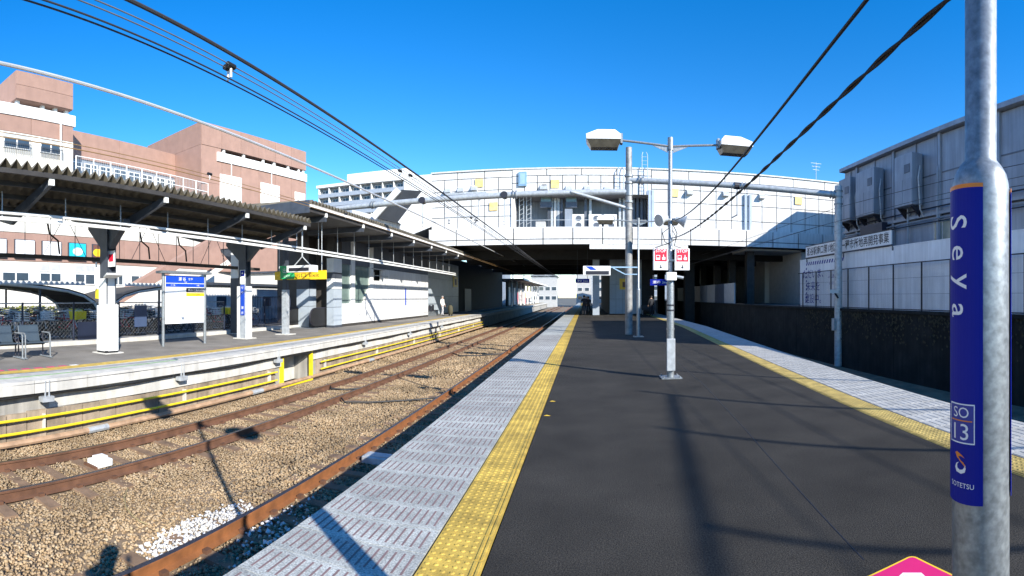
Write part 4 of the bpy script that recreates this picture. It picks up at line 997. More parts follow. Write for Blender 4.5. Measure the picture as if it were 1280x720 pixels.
# ================================================================== APARTMENT BLOCK (behind the bridge, left)
AY = 138.0
pA, pB = PY(398,236,AY), PY(506,220,AY)
ab = thing('apartment_block', ((pA.x+pB.x)/2,AY+6,-1.7), 'white and grey apartment block with rows of shade-darkened balconies', 'building')
zt = 37.5
MB().box(pA.x,pB.x,AY+1.6,AY+14,-1.7,zt).build('wall', M('apartment_shade_grey',(.25,.28,.33),.6), ab)  # grey darkened and blued so the colour holds the facade's shade
MB().box(pA.x-.6,pB.x+9,AY-.3,AY+14,zt,zt+.9).build('roof_slab', WHITE, ab)
MB().box(pA.x+8,pB.x-1,AY+4,AY+12,zt+.9,zt+4.6).build('penthouse', WHITE, ab)
MB().box(pB.x-.2,pB.x+9,AY-.2,AY+13,-1.7,zt).build('end_wall', WHITE, ab)
nb = 8; bw = (pB.x-pA.x)/nb
for fl in range(4):
    z = zt-3.0*(fl+1)
    MB().box(pA.x,pB.x-.25,AY,AY+1.6,z-.25,z).build('balcony_floor', WHITE, ab)
    MB().box(pA.x,pB.x-.25,AY-.1,AY,z-.3,z+.95).build('balcony_front', M('balcony_shade_grey',(.30,.34,.40),.5), ab)  # shade of the balcony front is mixed into its grey
    for i in range(nb):
        f_ = MB().box(pA.x+i*bw+.5,pA.x+(i+1)*bw-.9,AY+1.5,AY+1.6,z,z+2.3).build('window', WHITE, ab)
        MB().box(pA.x+i*bw+.62,pA.x+(i+.5)*bw-.25,AY+1.48,AY+1.5,z+.1,z+2.2).box(pA.x+(i+.5)*bw-.15,pA.x+(i+1)*bw-1.02,AY+1.48,AY+1.5,z+.1,z+2.2).build('pane', GLASS, f_)
    for i in range(nb+1):
        xx = min(pA.x+i*bw, pB.x-.5); MB().box(xx,xx+.2,AY+.02,AY+1.5,z+.02,z+2.74).build('balcony_divider', WHITE, ab)

# ================================================================== BEYOND THE BRIDGE
for k,(x0,x1,y,h,mt,lb) in enumerate(((-30,-19,120,9,GREYB,'grey house seen under the bridge far down the line'),(-16,-8.5,150,8,SHADEC,'white house seen under the bridge at the end of the tracks'),(-3,6,165,10,SHADEC,'pale block seen under the bridge above the far platform end'),(9,26,140,14,GREYB,'grey block seen under the bridge on the right'))):
    t = thing('distant_house', ((x0+x1)/2,y+4,-1.7), lb, 'building', 'houses beyond the bridge')
    MB().box(x0,x1,y,y+9,-1.7,h).build('wall', mt, t)
    MB().prism([(x0-.4,y-.4,h),(x1+.4,y-.4,h),((x0+x1)/2,y-.4,h+2.2)],(0,9.8,0)).build('roof', TEAL, t)
    for fl in range(int(h//3)):
        for j in range(4):
            xx = x0+(x1-x0)*(j+.2)/4; f_ = MB().box(xx,xx+1.5,y-.06,y,.6+fl*2.9,1.9+fl*2.9).build('window', WHITE, t); MB().box(xx+.1,xx+1.4,y-.08,y-.06,.7+fl*2.9,1.8+fl*2.9).build('pane', GLASS, f_)
for k,y in enumerate((84,100,118)):
    t = thing('catenary_gantry', (-3.5,y,-1.3), ('first','second','third')[k]+' lattice gantry over the tracks beyond the bridge', 'gantry', 'gantries beyond the bridge')
    for x in (-14.3,1.5): MB().box(x-.15,x+.15,y-.15,y+.15,-1.3,7).build('mast', GALVW, t)
    for z in (6.1,6.9): MB().bar((-14.3,y,z),(1.5,y,z),.12,.12).build('chord', GALVW, t)
    for i in range(12):
        xa = -14.3+15.8*i/12; MB().bar((xa,y,6.1 if i%2 else 6.9),(xa+15.8/12,y,6.9 if i%2 else 6.1),.07,.07).build('diagonal', GALVW, t)
fw = thing('far_platform_wall', (-11.6,92,0), 'bright wall with posters under the distant platform canopy', 'wall')
for i in range(12): piece('panel', (PANEL,SHADEC,BROWN,PANEL,GREYB,RED)[i%6], fw, -11.9,-11.8, 78+i*1.9,79.7+i*1.9, .2, 2.4 if i%3 else 3.2)
MB().box(-12.2,-11.95,77.5,101,0,4.2).build('core', SOFF, fw)
pr = thing('far_parapet', (9.9,50,1), 'grey panel parapet along the retaining wall under the bridge', 'parapet')
for i in range(10): piece('panel', (SHADEC,GREYD,SHADEC,GREYB)[i%4], pr, 9.86,9.94, 33+i*2.6+.03, 33+(i+1)*2.6-.03, 1.12, 2.6)
sw = thing('side_building', (19,50,1), 'pale soffit wall of the building beside the tracks under the bridge', 'wall')
for y0,y1 in ((36.8,44),(45.2,76)): MB().box(16.5,17,y0,y1,.98,5.5).build('wall', SHADEC, sw)
for y in (38,43,48,54): MB().box(12.3,12.9,y-.3,y+.3,.98,5.5).build('column', DSTEEL2, sw)
MB().box(12,17,36.8,70,5.35,5.5).build('soffit', SHADEC, sw)
MB().box(10.0,16.5,62,62.4,.98,5.35).build('cross_wall', SOFF, sw)

# ================================================================== RIGHT SIDE: RETAINING WALL, HOARDING, SITE BUILDING
rw = thing('retaining_wall', (9.75,20,-1.4), 'dark mossy concrete retaining wall beyond the right track', 'wall')
y = -10
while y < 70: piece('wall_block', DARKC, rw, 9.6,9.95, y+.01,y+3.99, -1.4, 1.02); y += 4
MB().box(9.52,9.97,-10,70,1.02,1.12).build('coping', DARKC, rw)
ho = thing('site_hoarding', (9.95,16,1.12), 'white steel hoarding of the building site on the retaining wall', 'hoarding')
y = -9.0; HT = 3.42
while y < 22.2:
    y2 = min(y+1.8, 22.3); piece('panel', HOARD, ho, 9.93,9.97, y+.004,y2-.004, 1.12, HT); y = y2
MB().box(9.92,9.99,-9,22.3,HT,HT+.04).build('top_trim', HOARD, ho)
# print on the hoarding
for tx,py in (('ただいま、',342),('未来を',357.5),('建設中。',373)):
    q = PX(1017,py,9.92); text(tx, .5, BLUE, ho, (9.925,q.y+.1,q.z), (0,-1,0), (0,0,1), name='slogan')
q = PX(1040,345,9.92); text('ふれあい', .2, BLUE, ho, (9.925,q.y,q.z), (0,-1,0),(0,0,1), name='slogan'); text('まちづくり', .12, BLUE, ho, (9.925,q.y,q.z-.33), (0,-1,0),(0,0,1), name='slogan')
for k in range(16):
    yy_ = 21.6-k*.23; MB().prism([(9.924,yy_,3.14),(9.924,yy_-.1,3.14),(9.924,yy_-.18,3.30),(9.924,yy_-.08,3.30)],(-.003,0,0)).build('stripe', BLUE, ho)
for k in range(9):
    zz = 3.0-k*.2; MB().prism([(9.924,21.62,zz),(9.924,21.62,zz-.1),(9.924,21.52,zz-.06),(9.924,21.52,zz+.04)],(-.003,0,0)).build('stripe', BLUE, ho)
# mesh fence in front
mf = thing('mesh_fence', (9.72,12,1.12), 'dark framed mesh fence standing in front of the white hoarding', 'fence')
ypost = [PX(px,370,9.72).y for px in (1003.6,1020,1038.7,1060,1086,1116.6,1152,1188,1232,1281)]
ypost += [ypost[-1]-1.5*k for k in range(1,8)]
for y in ypost: MB().box(9.70,9.74,y-.02,y+.02,1.12,2.78).build('post', SIGNK, mf)
for z in (1.16,2.76): MB().bar((9.72,22,z),(9.72,ypost[-1],z),.035,.035).build('rail', SIGNK, mf)
for z in (1.7,2.25): MB().bar((9.72,22,z),(9.72,ypost[-1],z),.008,.008).build('wire', GREYD, mf)
mb = MB(); y = ypost[-1]
while y < 22: mb.bar((9.72,y,1.16),(9.72,y,2.76),.0025,.0025); y += .05
tag(mb.build('mesh_infill', GREYD, mf), kind='stuff')
# project sign
bs_ = thing('project_sign', (9.9,18,3.5), 'long white project sign with dark Japanese lettering above the hoarding', 'sign')
ya, yb_ = PX(1007.7,317,9.88).y, PX(1114.7,293,9.88).y
MB().box(9.86,9.9,yb_,ya,3.52,4.06).build('board', SIGNW, bs_); 
text('瀬谷駅南口第1地区第一種市街地再開発事業', .42, SIGNK, bs_, (9.855,(ya+yb_)/2,3.79), (0,-1,0),(0,0,1), fit=(ya-yb_)*.96, bold=.012)
for y in (ya,(ya+yb_)/2,yb_): MB().box(9.9,9.96,y-.03,y+.03,3.3,4.0).build('bracket', GREYD, bs_)
for z in (3.5,4.06): MB().box(9.855,9.905,yb_-.02,ya+.02,z-.02,z+.02).build('frame', SIGNK, bs_)
# dry weeds on the dark wall
WEED = M('dry_weed', (.05,.045,.025), .9, var=.5, scale=5)
for k in range(7):
    yc = 7.5+k*2.1; mb = MB(); rw_ = random.Random(k)
    for i in range(110):
        y = yc+rw_.gauss(0,.55); z = 1.0-abs(rw_.gauss(0,.45)); x = 9.58-rw_.uniform(0,.07); s = rw_.uniform(.02,.05); a = rw_.uniform(0,6.28)
        mb.add([(x,y-s,z),(x-s*.5,y,z-s*1.5),(x-.01,y+s,z),(x-s*.8,y,z+s*1.2)],[(0,1,2,3)])
    tag(mb.build('wall_weeds', WEED), ('dark weeds on the retaining wall at the right picture edge','weed clump on the retaining wall, second from the right edge','weed clump on the retaining wall, third from the right edge','weed clump on the wall right of the mast','weed clump on the wall behind the mast','weed clump on the wall left of the mast','weed clump on the wall below the slogan')[k], 'weeds', 'weeds on the retaining wall', 'stuff')
# site building
SX = 12.3; SY0, SY1 = 8.7, 22.2; SH = 8.25
sb = thing('site_building', (SX+5,22,.98), 'grey blue clad building behind the hoarding, in shade', 'building')
MB().box(SX+.06,SX+11,SY0+.02,SY1-.02,.98,SH-.1).build('core', GREYD, sb)
y = SY0; k = 0
while y < SY1-.1:
    y2 = min(y+3.05,SY1)
    piece('wall_panel', GREYB, sb, SX,SX+.06, y+.02,y2-.02, 5.05, SH-.15); piece('wall_panel', GREYB, sb, SX+.01,SX+.06, y+.02,y2-.02, .98, 4.85)
    MB().box(SX-.09,SX-.002,y-.07,y+.07,.98,SH-.1).build('pilaster', GREYB, sb); MB().box(SX-.05,SX-.002,y+.075,y+.16,.98,SH-.1).build('dark_joint', GREYD, sb)
    MB().box(SX-.02,SX-.002,y+.2,y2-.1,6.55,6.6).build('panel_joint', GREYD, sb); MB().box(SX-.05,SX-.002,y+(y2-y)*.5-.03,y+(y2-y)*.5+.03,5.05,SH-.15).build('panel_rib', GREYB, sb)
    y = y2; k += 1
MB().box(SX-.12,SX-.005,SY0,SY1,4.9,5.02).build('ledge', GREYB, sb)
for z,r_ in ((4.74,.035),(4.62,.025),(5.2,.03)): MB().tube([(SX-.16,SY0+.5,z),(SX-.16,SY1-.3,z)],r_,6).build('conduit', (GREYD,SIGNK,GREYB)[int(z*10)%3], sb)
MB().box(SX-.25,SX+11.2,SY0-.2,SY1+.1,SH-.1,SH+.08).build('roof_cap', GREYB, sb)
# end wall facing the camera side
i = 0
while i < 7: piece('end_panel', GREYB, sb, SX+i*1.5+.1,SX+(i+1)*1.5+.08, SY0-.06,SY0+.02, .98, SH-.15); i += 1
ya_, yb2_ = PX(1191,280,SX).y, PX(1168,280,SX).y
wd_ = MB().box(SX-.05,SX-.003,ya_,yb2_,3.3,4.7).build('window', GALVW, sb); MB().box(SX-.06,SX-.05,ya_+.08,(ya_+yb2_)/2-.03,3.4,4.6).box(SX-.06,SX-.05,(ya_+yb2_)/2+.03,yb2_-.08,3.4,4.6).build('pane', GLASSG, wd_)
for px in (1085,1138,1175): 
    q = PX(px,270,SX); MB().tube([(SX-.12,q.y,1.2),(SX-.12,q.y,6.6),(SX-.05,q.y,6.9)],.05,8).build('downpipe', GREYB, sb)
dy = PX(1098,300,SX).y; MB().box(SX-.4,SX-.01,dy-.9,dy+.9,.98,5.0).build('dark_cabinet', NAVY, sb)
for k,(pa,pb,lb) in enumerate(((21.7,20.6,'farthest grey box unit on the site building wall'),(20.1,18.55,'middle grey box unit hanging on the site building wall'),(17.0,15.8,'nearest grey box unit hanging on the site building wall'))):
    X_ = SX-.6; y1_, y0_ = pa, pb
    t = thing('wall_unit', (X_+.5,(y0_+y1_)/2,4.9), lb, 'ventilation unit', 'box units on the site building')
    MB().box(X_,SX-.08,y0_,y1_,5.4,7.55).build('casing', GREYB, t, bevel=.02)
    for s in (.25,.75): MB().box(X_-.012,X_,y0_+(y1_-y0_)*(s-.22),y0_+(y1_-y0_)*(s+.22),5.5,6.5).build('panel_door', GREYB, t)
    MB().box(X_-.02,X_,y0_+.15,y0_+.5,6.75,7.1).build('louvre', GREYD, t)
    for s in (y0_+.15,y1_-.15): MB().prism([(X_+.05,s-.03,5.38),(SX-.08,s-.03,5.38),(SX-.08,s-.03,4.9)],(0,.06,0)).build('bracket', SIGNK, t)
    MB().tube([(SX-.3,y0_-.12,7.0),(SX-.4,y0_-.14,6.5),(SX-.3,y0_-.12,5.2),(SX-.1,y0_-.1,4.9)],.03,6).build('cable', GALVW, t)
rs = thing('rear_building', (25,29,.98), 'tall grey building behind the site building, mostly hidden', 'building')
MB().box(19.2,31,24,34,.98,10.7).build('wall', GREYD, rs); MB().box(19.05,31.2,23.8,34.2,10.7,10.85).build('roof_cap', GREYD, rs)
# tall net frame beyond the picture edge whose shadow crosses the platform
nfm = thing('net_frame', (9.99,-2,1.12), 'tall steel net frame on the hoarding right of the picture', 'frame')
for y in (3.35,.4,-1.9,-4.5): MB().cyl(10.05,y,1.1,6.55 if y<3 else 5.9,.035,10).build('post', GALV, nfm)
MB().tube([(10.05,-8,6.88),(10.05,.42,6.22)],.042,10).build('top_tube', GALV, nfm)

# ================================================================== POLES, GANTRY BEAMS, LAMPS
def lamp_post(x, y, label, top=4.72):
    t = thing('twin_lamp_post', (x,y,0), label, 'lamp post', 'twin lamp posts on the island platform')
    n = 28
    def ring(r_,z): return [(x+r_*math.cos(2*math.pi*k/n), y+r_*math.sin(2*math.pi*k/n), z) for k in range(n)]
    MB().loft([ring(.0685,.02),ring(.0685,1.86),ring(.067,1.885),ring(.061,1.91),ring(.05,1.93),ring(.038,1.945),ring(.038,top)]).build('pole', GALV, t, smooth=True)
    MB().box(x-.19,x+.19,y-.19,y+.19,.0,.022).build('base_plate', GALV, t)
    for a in (-1,1):
        for b in (-1,1): MB().cyl(x+a*.15,y+b*.15,.022,.05,.014,6).build('anchor_bolt', GALV, t)
    MB().cyl(x,y,top-.22,top+.03,.052,14).build('cap_collar', GALV, t, smooth=True)
    for s in (-1,1):
        pts = [(x+s*.05,y,top-.14),(x+s*.35,y,top-.11),(x+s*.98,y,top-.05)]
        MB().tube(pts,.024,8).build('arm', GALV, t, smooth=True); MB().prism([(x+s*.05,y-.008,top-.17),(x+s*.05,y-.008,top-.27),(x+s*.33,y-.008,top-.14)],(0,.016,0)).build('gusset', GALV, t)
        hx0, hx1, zc = x+s*.93, x+s*1.55, top-.03
        def rr(xa,xb,wy,z): return [(xa,y-wy,z),(xb,y-wy,z),(xb,y+wy,z),(xa,y+wy,z)]
        hd = MB().loft([rr(hx0,hx1,.19,zc-.06),rr(hx0,hx1+s*.01,.20,zc+.03),rr(hx0+s*.1,hx1-s*.2,.07,zc+.16)]).build('lamp_head', WHITE, t)
        MB().loft([rr(hx0+s*.05,hx1-s*.08,.11,zc-.20),rr(hx0+s*.005,hx1-s*.005,.185,zc-.061)]).build('lens', LENS, hd)
        MB().box(min(hx0-s*.04,hx0),max(hx0-s*.04,hx0),y-.07,y+.07,zc-.1,zc+.09).build('bracket', GALV, hd)
    return t
# nearest: carries the station name plates
th = (1226-CX)/FX; NR = 1.22; NX, NY = NR*math.sin(th), NR*math.cos(th)
np_ = lamp_post(NX, NY, 'nearest lamp post with blue Seya name plates, large at the right')
PR = .0715
def patch(u0,u1,z0,z1,rad,name,mat,par,side=-1,th_=.0015,n=None):
    n = n or max(2,int(abs(u1-u0)/rad/.12)); mb = MB(); rg_ = []
    for i in range(n+1):
        a = (u0+(u1-u0)*i/n)/PR; c_, s_ = side*math.cos(a), side*math.sin(a)
        rg_.append([(NX+rad*c_,NY+rad*s_,z0),(NX+(rad+th_)*c_,NY+(rad+th_)*s_,z0),(NX+(rad+th_)*c_,NY+(rad+th_)*s_,z1),(NX+rad*c_,NY+rad*s_,z1)])
    mb.loft(rg_); return mb.build(name, mat, par)
def wrap(verts, faces, fn, name, mat, par, rad):
    bm = bmesh.new(); vs = [bm.verts.new((*fn(v),0)) for v in verts]
    for f in faces:
        try: bm.faces.new([vs[i] for i in f])
        except ValueError: pass
    us = [v.co.x for v in bm.verts]; u = min(us)
    while u < max(us):
        u += PR*.12
        bmesh.ops.bisect_plane(bm, geom=bm.verts[:]+bm.edges[:]+bm.faces[:], plane_co=(u,0,0), plane_no=(1,0,0))
    bm.verts.index_update(); mb = MB()
    for v in bm.verts: a = v.co.x/PR; mb.v.append((NX-rad*math.cos(a), NY-rad*math.sin(a), v.co.y))
    mb.f = [tuple(v.index for v in f.verts) for f in bm.faces]; mb.m = [0]*len(mb.f); bm.free()
    return mb.build(name, mat, par)
def zpy(py): return HC-(py-CY)/FY*1.17
pl = patch(-.075,.062,zpy(628),zpy(236),PR,'name_plate',BLUE,np_); patch(-.075,.062,zpy(236),zpy(231),PR,'plate_edge',ORANGE,pl)
pl2 = patch(-.07,.07,zpy(628),zpy(236),PR,'name_plate',BLUE,np_,side=1); patch(-.07,.07,zpy(236),zpy(231),PR,'plate_edge',ORANGE,pl2,side=1)
RT = PR+.0022
for ch,py in (('S',278),('e',316),('y',352),('a',388)):
    v,f = text_geo(ch,1.0,.004); zc = zpy(py); wrap(v,f,lambda p: ((p[1]-(0.0))*.083-.004, zc-p[0]*.083),'lettering',SIGNW,pl,RT)
def flat_text(tx,py,capw,size,u0):
    v,f = text_geo(tx); a_ = np.array(v); sx = capw/(a_[:,0].max()-a_[:,0].min()); zc = zpy(py)
    return wrap(v,f,lambda p: (u0+p[0]*sx, zc+p[1]*size),'lettering',SIGNW,pl,RT)
uc = .008; hw = .036
patch(uc-hw,uc+hw,zpy(552),zpy(504),PR+.0016,'number_field',M('sign_blue_mid',(.008,.03,.30),.35),pl,th_=.0003)
for u0_,u1_,p0,p1 in ((uc-hw,uc+hw,505.2,503.6),(uc-hw,uc+hw,553,551.4),(uc-hw,uc-hw+.0022,552,504),(uc+hw-.0022,uc+hw,552,504)): patch(u0_,u1_,zpy(p1 if p1>p0 else p0),zpy(min(p0,p1)),PR+.002,'number_border',SIGNW,pl,th_=.0004)
patch(uc-hw+.005,uc+hw-.006,zpy(525.5),zpy(524),PR+.002,'number_line',ORANGE,pl,th_=.0004)
flat_text('SO',514.5,.044,.036,uc); flat_text('13',538.5,.042,.056,uc)
flat_text('SOTETSU',605,.066,.017,uc+.001)
def crescent(pts,name,mat): 
    v = [(a,b,0) for a,b in pts]; wrap(v,[tuple(range(len(v)))],lambda p:(uc+p[0],zpy(577)+p[1]),name,mat,pl,RT)
crescent([(-.016,.022),(-.010,.026),(.004,.019),(.012,.012),(.002,.016),(-.006,.014),(-.004,.006),(.010,-.006),(.014,-.014),(.014,-.006),(.008,.002),(-.010,.010)],'logo_flame',ORANGE)
crescent([(.013,-.004),(.015,-.012),(.012,-.022),(.002,-.027),(-.012,-.024),(-.017,-.014),(-.013,-.004),(-.004,.001),(-.010,-.006),(-.009,-.014),(-.002,-.018),(.006,-.016),(.011,-.010)],'logo_swirl',SIGNW)
# middle post with STOP signs, speakers, cabinet
q = PZ(838,472); MX, MY = q.x, q.y
ml = lamp_post(MX, MY, 'twin lamp post in mid platform with two red STOP signs')
MB().box(MX-.085,MX+.07,MY-.13,MY-.066,.15,.78).build('cable_cover', GALVW, ml, bevel=.008)
for z in (.95,1.32,1.42): MB().cyl(MX,MY,z,z+.03,.078,16).build('band', SIGNK if z>1.3 else GALV, ml)
def stop_sign(xc, lab):
    t = thing('stop_sign', (xc,MY-.08,2.1), lab, 'sign', 'emergency stop signs')
    z0, z1, hw_ = 2.12, 2.55, .135; yf_ = MY-.14
    MB().box(xc-hw_,xc+hw_,yf_,yf_+.10,z0,z1).build('box', SIGNW, t, bevel=.008)
    rd = MB().box(xc-hw_+.025,xc+hw_-.025,yf_-.004,yf_,z0+.17,z1-.015).build('red_field', RED, t)
    text('STOP',.085,SIGNW,rd,(xc,yf_-.006,z1-.055),(1,0,0),(0,0,1),fit=.19,bold=.01)
    MB().box(xc-.09,xc-.015,yf_-.007,yf_-.005,z0+.2,z0+.29).build('train_pictogram', SIGNW, rd); MB().box(xc-.08,xc-.025,yf_-.0085,yf_-.0075,z0+.24,z0+.28).build('train_window', RED, rd)
    MB().prism([(xc+.025,yf_-.006,z0+.2),(xc+.08,yf_-.006,z0+.2),(xc+.085,yf_-.006,z0+.25),(xc+.055,yf_-.006,z0+.26),(xc+.055,yf_-.006,z0+.3),(xc+.04,yf_-.006,z0+.3),(xc+.04,yf_-.006,z0+.25),(xc+.02,yf_-.006,z0+.24)],(0,-.002,0)).build('hand_pictogram', SIGNW, rd)
    MB().prism([(xc-.03,yf_-.001,z0+.06),(xc,yf_-.001,z0+.03),(xc+.03,yf_-.001,z0+.06),(xc+.008,yf_-.001,z0+.06),(xc+.008,yf_-.001,z0+.1),(xc-.008,yf_-.001,z0+.1),(xc-.008,yf_-.001,z0+.06)],(0,-.003,0)).build('arrow', SIGNK, t)
    MB().box(min(xc,MX),max(xc,MX),MY-.05,MY-.02,2.3,2.34).build('bracket', GALV, t)
stop_sign(MX-.2,'white STOP sign box left of the lamp pole'); stop_sign(MX+.2,'white STOP sign box right of the lamp pole')
t = thing('call_point', (MX+.05,MY-.1,1.95), 'small white emergency button unit under the STOP signs', 'button box')
MB().box(MX-.1,MX+.09,MY-.16,MY-.07,1.92,2.08).build('housing', WHITE, t, bevel=.01); MB().tube([(MX+.07,MY-.12,2.0),(MX+.22,MY-.14,1.97)],.03,8).build('button', GALVW, t)
for s,lb in ((-1,'grey horn loudspeaker left of the lamp pole'),(1,'grey horn loudspeaker right of the lamp pole')):
    t = thing('horn_speaker', (MX+s*.17,MY-.05,3.0), lb, 'loudspeaker', 'horn speakers on the lamp post')
    d_ = Vector((s*.8,-.5 if s<0 else -.2,-.25)).normalized(); c_ = Vector((MX+s*.08,MY-.06,3.13)); 
    MB().tube([c_,c_+d_*.08,c_+d_*.12,c_+d_*.2],[.05,.055,.08,.12],14).build('horn', GALVW, t, smooth=True); MB().bar((MX,MY,3.12),c_,.04,.04).build('bracket', GALV, t)
for k,pts in enumerate(([(MX+.05,MY-.05,3.0),(MX+.11,MY-.08,2.85),(MX+.06,MY-.09,2.6),(MX+.2,MY-.05,2.56)],[(MX-.04,MY-.05,2.95),(MX-.16,MY-.08,2.85),(MX-.12,MY-.09,2.68),(MX-.03,MY-.09,2.62)],[(MX+.03,MY-.08,2.9),(MX+.1,MY-.1,2.75),(MX-.02,MY-.1,2.66),(MX-.3,MY-.05,2.56)])):
    MB().tube(pts,.008,6).build('loose_cable', BLACK, ml)
q = PZ(798,421); FX2, FY2 = q.x, q.y
fl = lamp_post(FX2, FY2, 'farther twin lamp post beside the weathered pole')
t = thing('platform_display', (FX2-1.4,FY2,2.4), 'white and blue platform display box on a side arm of the far lamp post', 'display')
q0, q1 = PY(729,334,FY2), PY(763,334,FY2)
MB().box(q0.x,q1.x,FY2-.15,FY2+.15,2.45,2.82).build('housing', WHITE, t); MB().prism([(q0.x+.1,FY2-.155,2.8),(q0.x+.32,FY2-.155,2.8),(q0.x+.5,FY2-.155,2.66),(q0.x+.28,FY2-.155,2.66)],(0,-.004,0)).build('blue_stripe', BLUE2, t); MB().box(q0.x+.1,q1.x-.06,FY2-.162,FY2-.152,2.48,2.62).build('screen', SIGNK, t)
MB().bar((q1.x,FY2,2.78),(FX2,FY2,2.78),.05,.05).build('arm', M('arm_blue',(.3,.45,.6),.4), t); MB().bar((q1.x+.1,FY2,2.75),(FX2-.5,FY2,2.5),.04,.04).bar((FX2-.5,FY2,2.5),(FX2-.04,FY2,2.5),.04,.04).build('brace', M('arm_blue',(.3,.45,.6),.4), t)

# masts and beams
q = PZ(786,418); WXp, WYp = q.x, q.y
wm = thing('catenary_mast', (WXp,WYp,0), 'weathered round mast in mid platform carrying both gantry pipes', 'mast', 'gantry masts')
MB().tube([(WXp,WYp,0),(WXp,WYp,7.95)],[.15,.125],18).build('shaft', CONCP, wm, smooth=True)
for z in (5.3,5.6,6.4,6.7): MB().cyl(WXp,WYp,z,z+.09,.17,18).build('band', GALV, wm)
MB().cyl(WXp,WYp,5.9,6.35,.165,18).build('collar', GALV, wm)
q = PZ(1048,456,-1.25); RXp, RYp = q.x, q.y
rm = thing('catenary_mast', (RXp,RYp,-1.3), 'grey mast against the dark retaining wall at the right end of the gantry pipe', 'mast', 'gantry masts')
MB().tube([(RXp,RYp,-1.3),(RXp,RYp,6.25)],[.16,.15],18).build('shaft', GALVW, rm, smooth=True)
for z in (5.45,5.75,6.0): MB().cyl(RXp,RYp,z,z+.06,.18,16).build('band', GALV, rm)
for k in range(9): MB().cyl(RXp-.16,RYp-.04,2.4+k*.38,2.43+k*.38,.025,6).build('step_bolt', GALV, rm)
MB().box(RXp-.25,RXp-.15,RYp-.1,RYp+.1,.2,.7).build('junction_box', GALVW, rm)
t = thing('security_camera', (RXp-.2,RYp-.15,1.6), 'small white security camera on the right mast', 'camera')
MB().box(RXp-.5,RXp-.12,RYp-.24,RYp-.12,1.75,1.88).build('housing', WHITE, t); MB().box(RXp-.53,RXp-.1,RYp-.26,RYp-.1,1.88,1.90).build('sunshade', WHITE, t); MB().tube([(RXp-.25,RYp-.18,1.75),(RXp-.1,RYp-.16,1.55)],.04,8).build('bracket', SIGNK, t)
def beam(name, A, B, r_, label, flanges):
    t = thing(name, ((A+B)/2), label, 'gantry beam', 'gantry pipes'); MB().tube([A,B],r_,18).build('pipe', GALVW, t, smooth=True)
    d_ = (B-A).normalized(); L_ = (B-A).length
    for f_ in flanges:
        c_ = A+d_*(L_*f_)
        for o_ in (-.06,.06): MB().tube([c_+d_*(o_-.02),c_+d_*(o_+.02)],r_+.05,18).build('flange', GALV, t)
    return t
zB = 6.06
lb2 = beam('gantry_beam', Vector((-12.6,WYp+.6,zB-.15)), Vector((WXp,WYp,zB)), .13, 'pale blue gantry pipe over the left tracks', (.24,.68))
MB().tube([(WXp-2.3,WYp,zB),(WXp,WYp,5.35)],.07,10).build('strut', GALVW, lb2, smooth=True)
zR = 6.55
rb2 = beam('gantry_beam', Vector((WXp,WYp,zR)), Vector((RXp,RYp,5.85)), .12, 'pale gantry pipe over the right track', (.06,.55,.97))
lm = thing('catenary_mast', (-12.6,WYp+.6,5.0), 'short mast stub rising through the far canopy roof', 'mast', 'gantry masts')
MB().cyl(-12.6,WYp+.6,5.1,6.4,.16,16).build('shaft', GALVW, lm); MB().box(-12.85,-12.35,WYp+.35,WYp+.85,4.96,5.12).build('base_plate', GALVW, lm)
# droppers below the left beam
def bz(x): return zB-.15 + .15*(x+12.6)/(WXp+12.6)
def byy(x): return WYp+.6-.6*(x+12.6)/(WXp+12.6)
for px,dz,lb in ((528,1.0,'insulated dropper rod under the gantry pipe, leftmost'),(631,1.1,'insulated dropper rod under the gantry pipe near the bridge corner')):
    q = PY(px,250,WYp+.3); x = q.x; y = byy(x); t = thing('dropper', (x,y,bz(x)-dz), lb, 'dropper', 'dropper rods')
    MB().box(x-.02,x+.02,y-.02,y+.02,bz(x)-dz,bz(x)-.12).build('rod', GALVW, t); MB().tube([(x,y-.15,bz(x)),(x,y+.15,bz(x))],.15,12).build('clamp', SIGNK, t)
    for k in range(4): MB().cyl(x,y,bz(x)-dz-.06*k,bz(x)-dz-.06*k+.03,.05 if k%2 else .03,8).build('insulator_disc', SHADEC, t)
x0_, x1_ = PY(557,255,WYp+.3).x, PY(599,255,WYp+.3).x; y = byy((x0_+x1_)/2)
t = thing('drop_frame', ((x0_+x1_)/2,y,4.9), 'U-shaped pipe frame hanging below the left gantry pipe', 'frame')
zz = bz(x0_)-.85
for x in (x0_,x1_): MB().cyl(x,y,zz,bz(x)-.1,.035,8).build('leg', GALVW, t)
MB().tube([(x0_,y,zz),(x1_,y,zz)],.035,8).build('crossbar', GALVW, t)
for x in (x0_+.15,x1_-.15):
    for k in range(4): MB().cyl(x,y,zz-.1-.06*k,zz-.1-.06*k+.03,.06 if k%2 else .03,8).build('insulator_disc', DSTEEL, t)
for px in (940,): 
    q = PY(px,240,19); x = WXp+(RXp-WXp)*.52; y = WYp+(RYp-WYp)*.52; z = zR+(5.85-zR)*.52; t = thing('dropper', (x,y,z-1.4), 'insulated dropper rod under the right gantry pipe', 'dropper', 'dropper rods')
    MB().cyl(x,y,z-1.2,z-.1,.02,6).build('rod', GALV, t); MB().tube([(x-.12,y,z),(x+.12,y,z)],.15,12).build('clamp', SIGNK, t); MB().tube([(x,y,z-1.2),(x-.25,y-.1,z-1.35)],.03,6).build('insulator', DSTEEL, t)

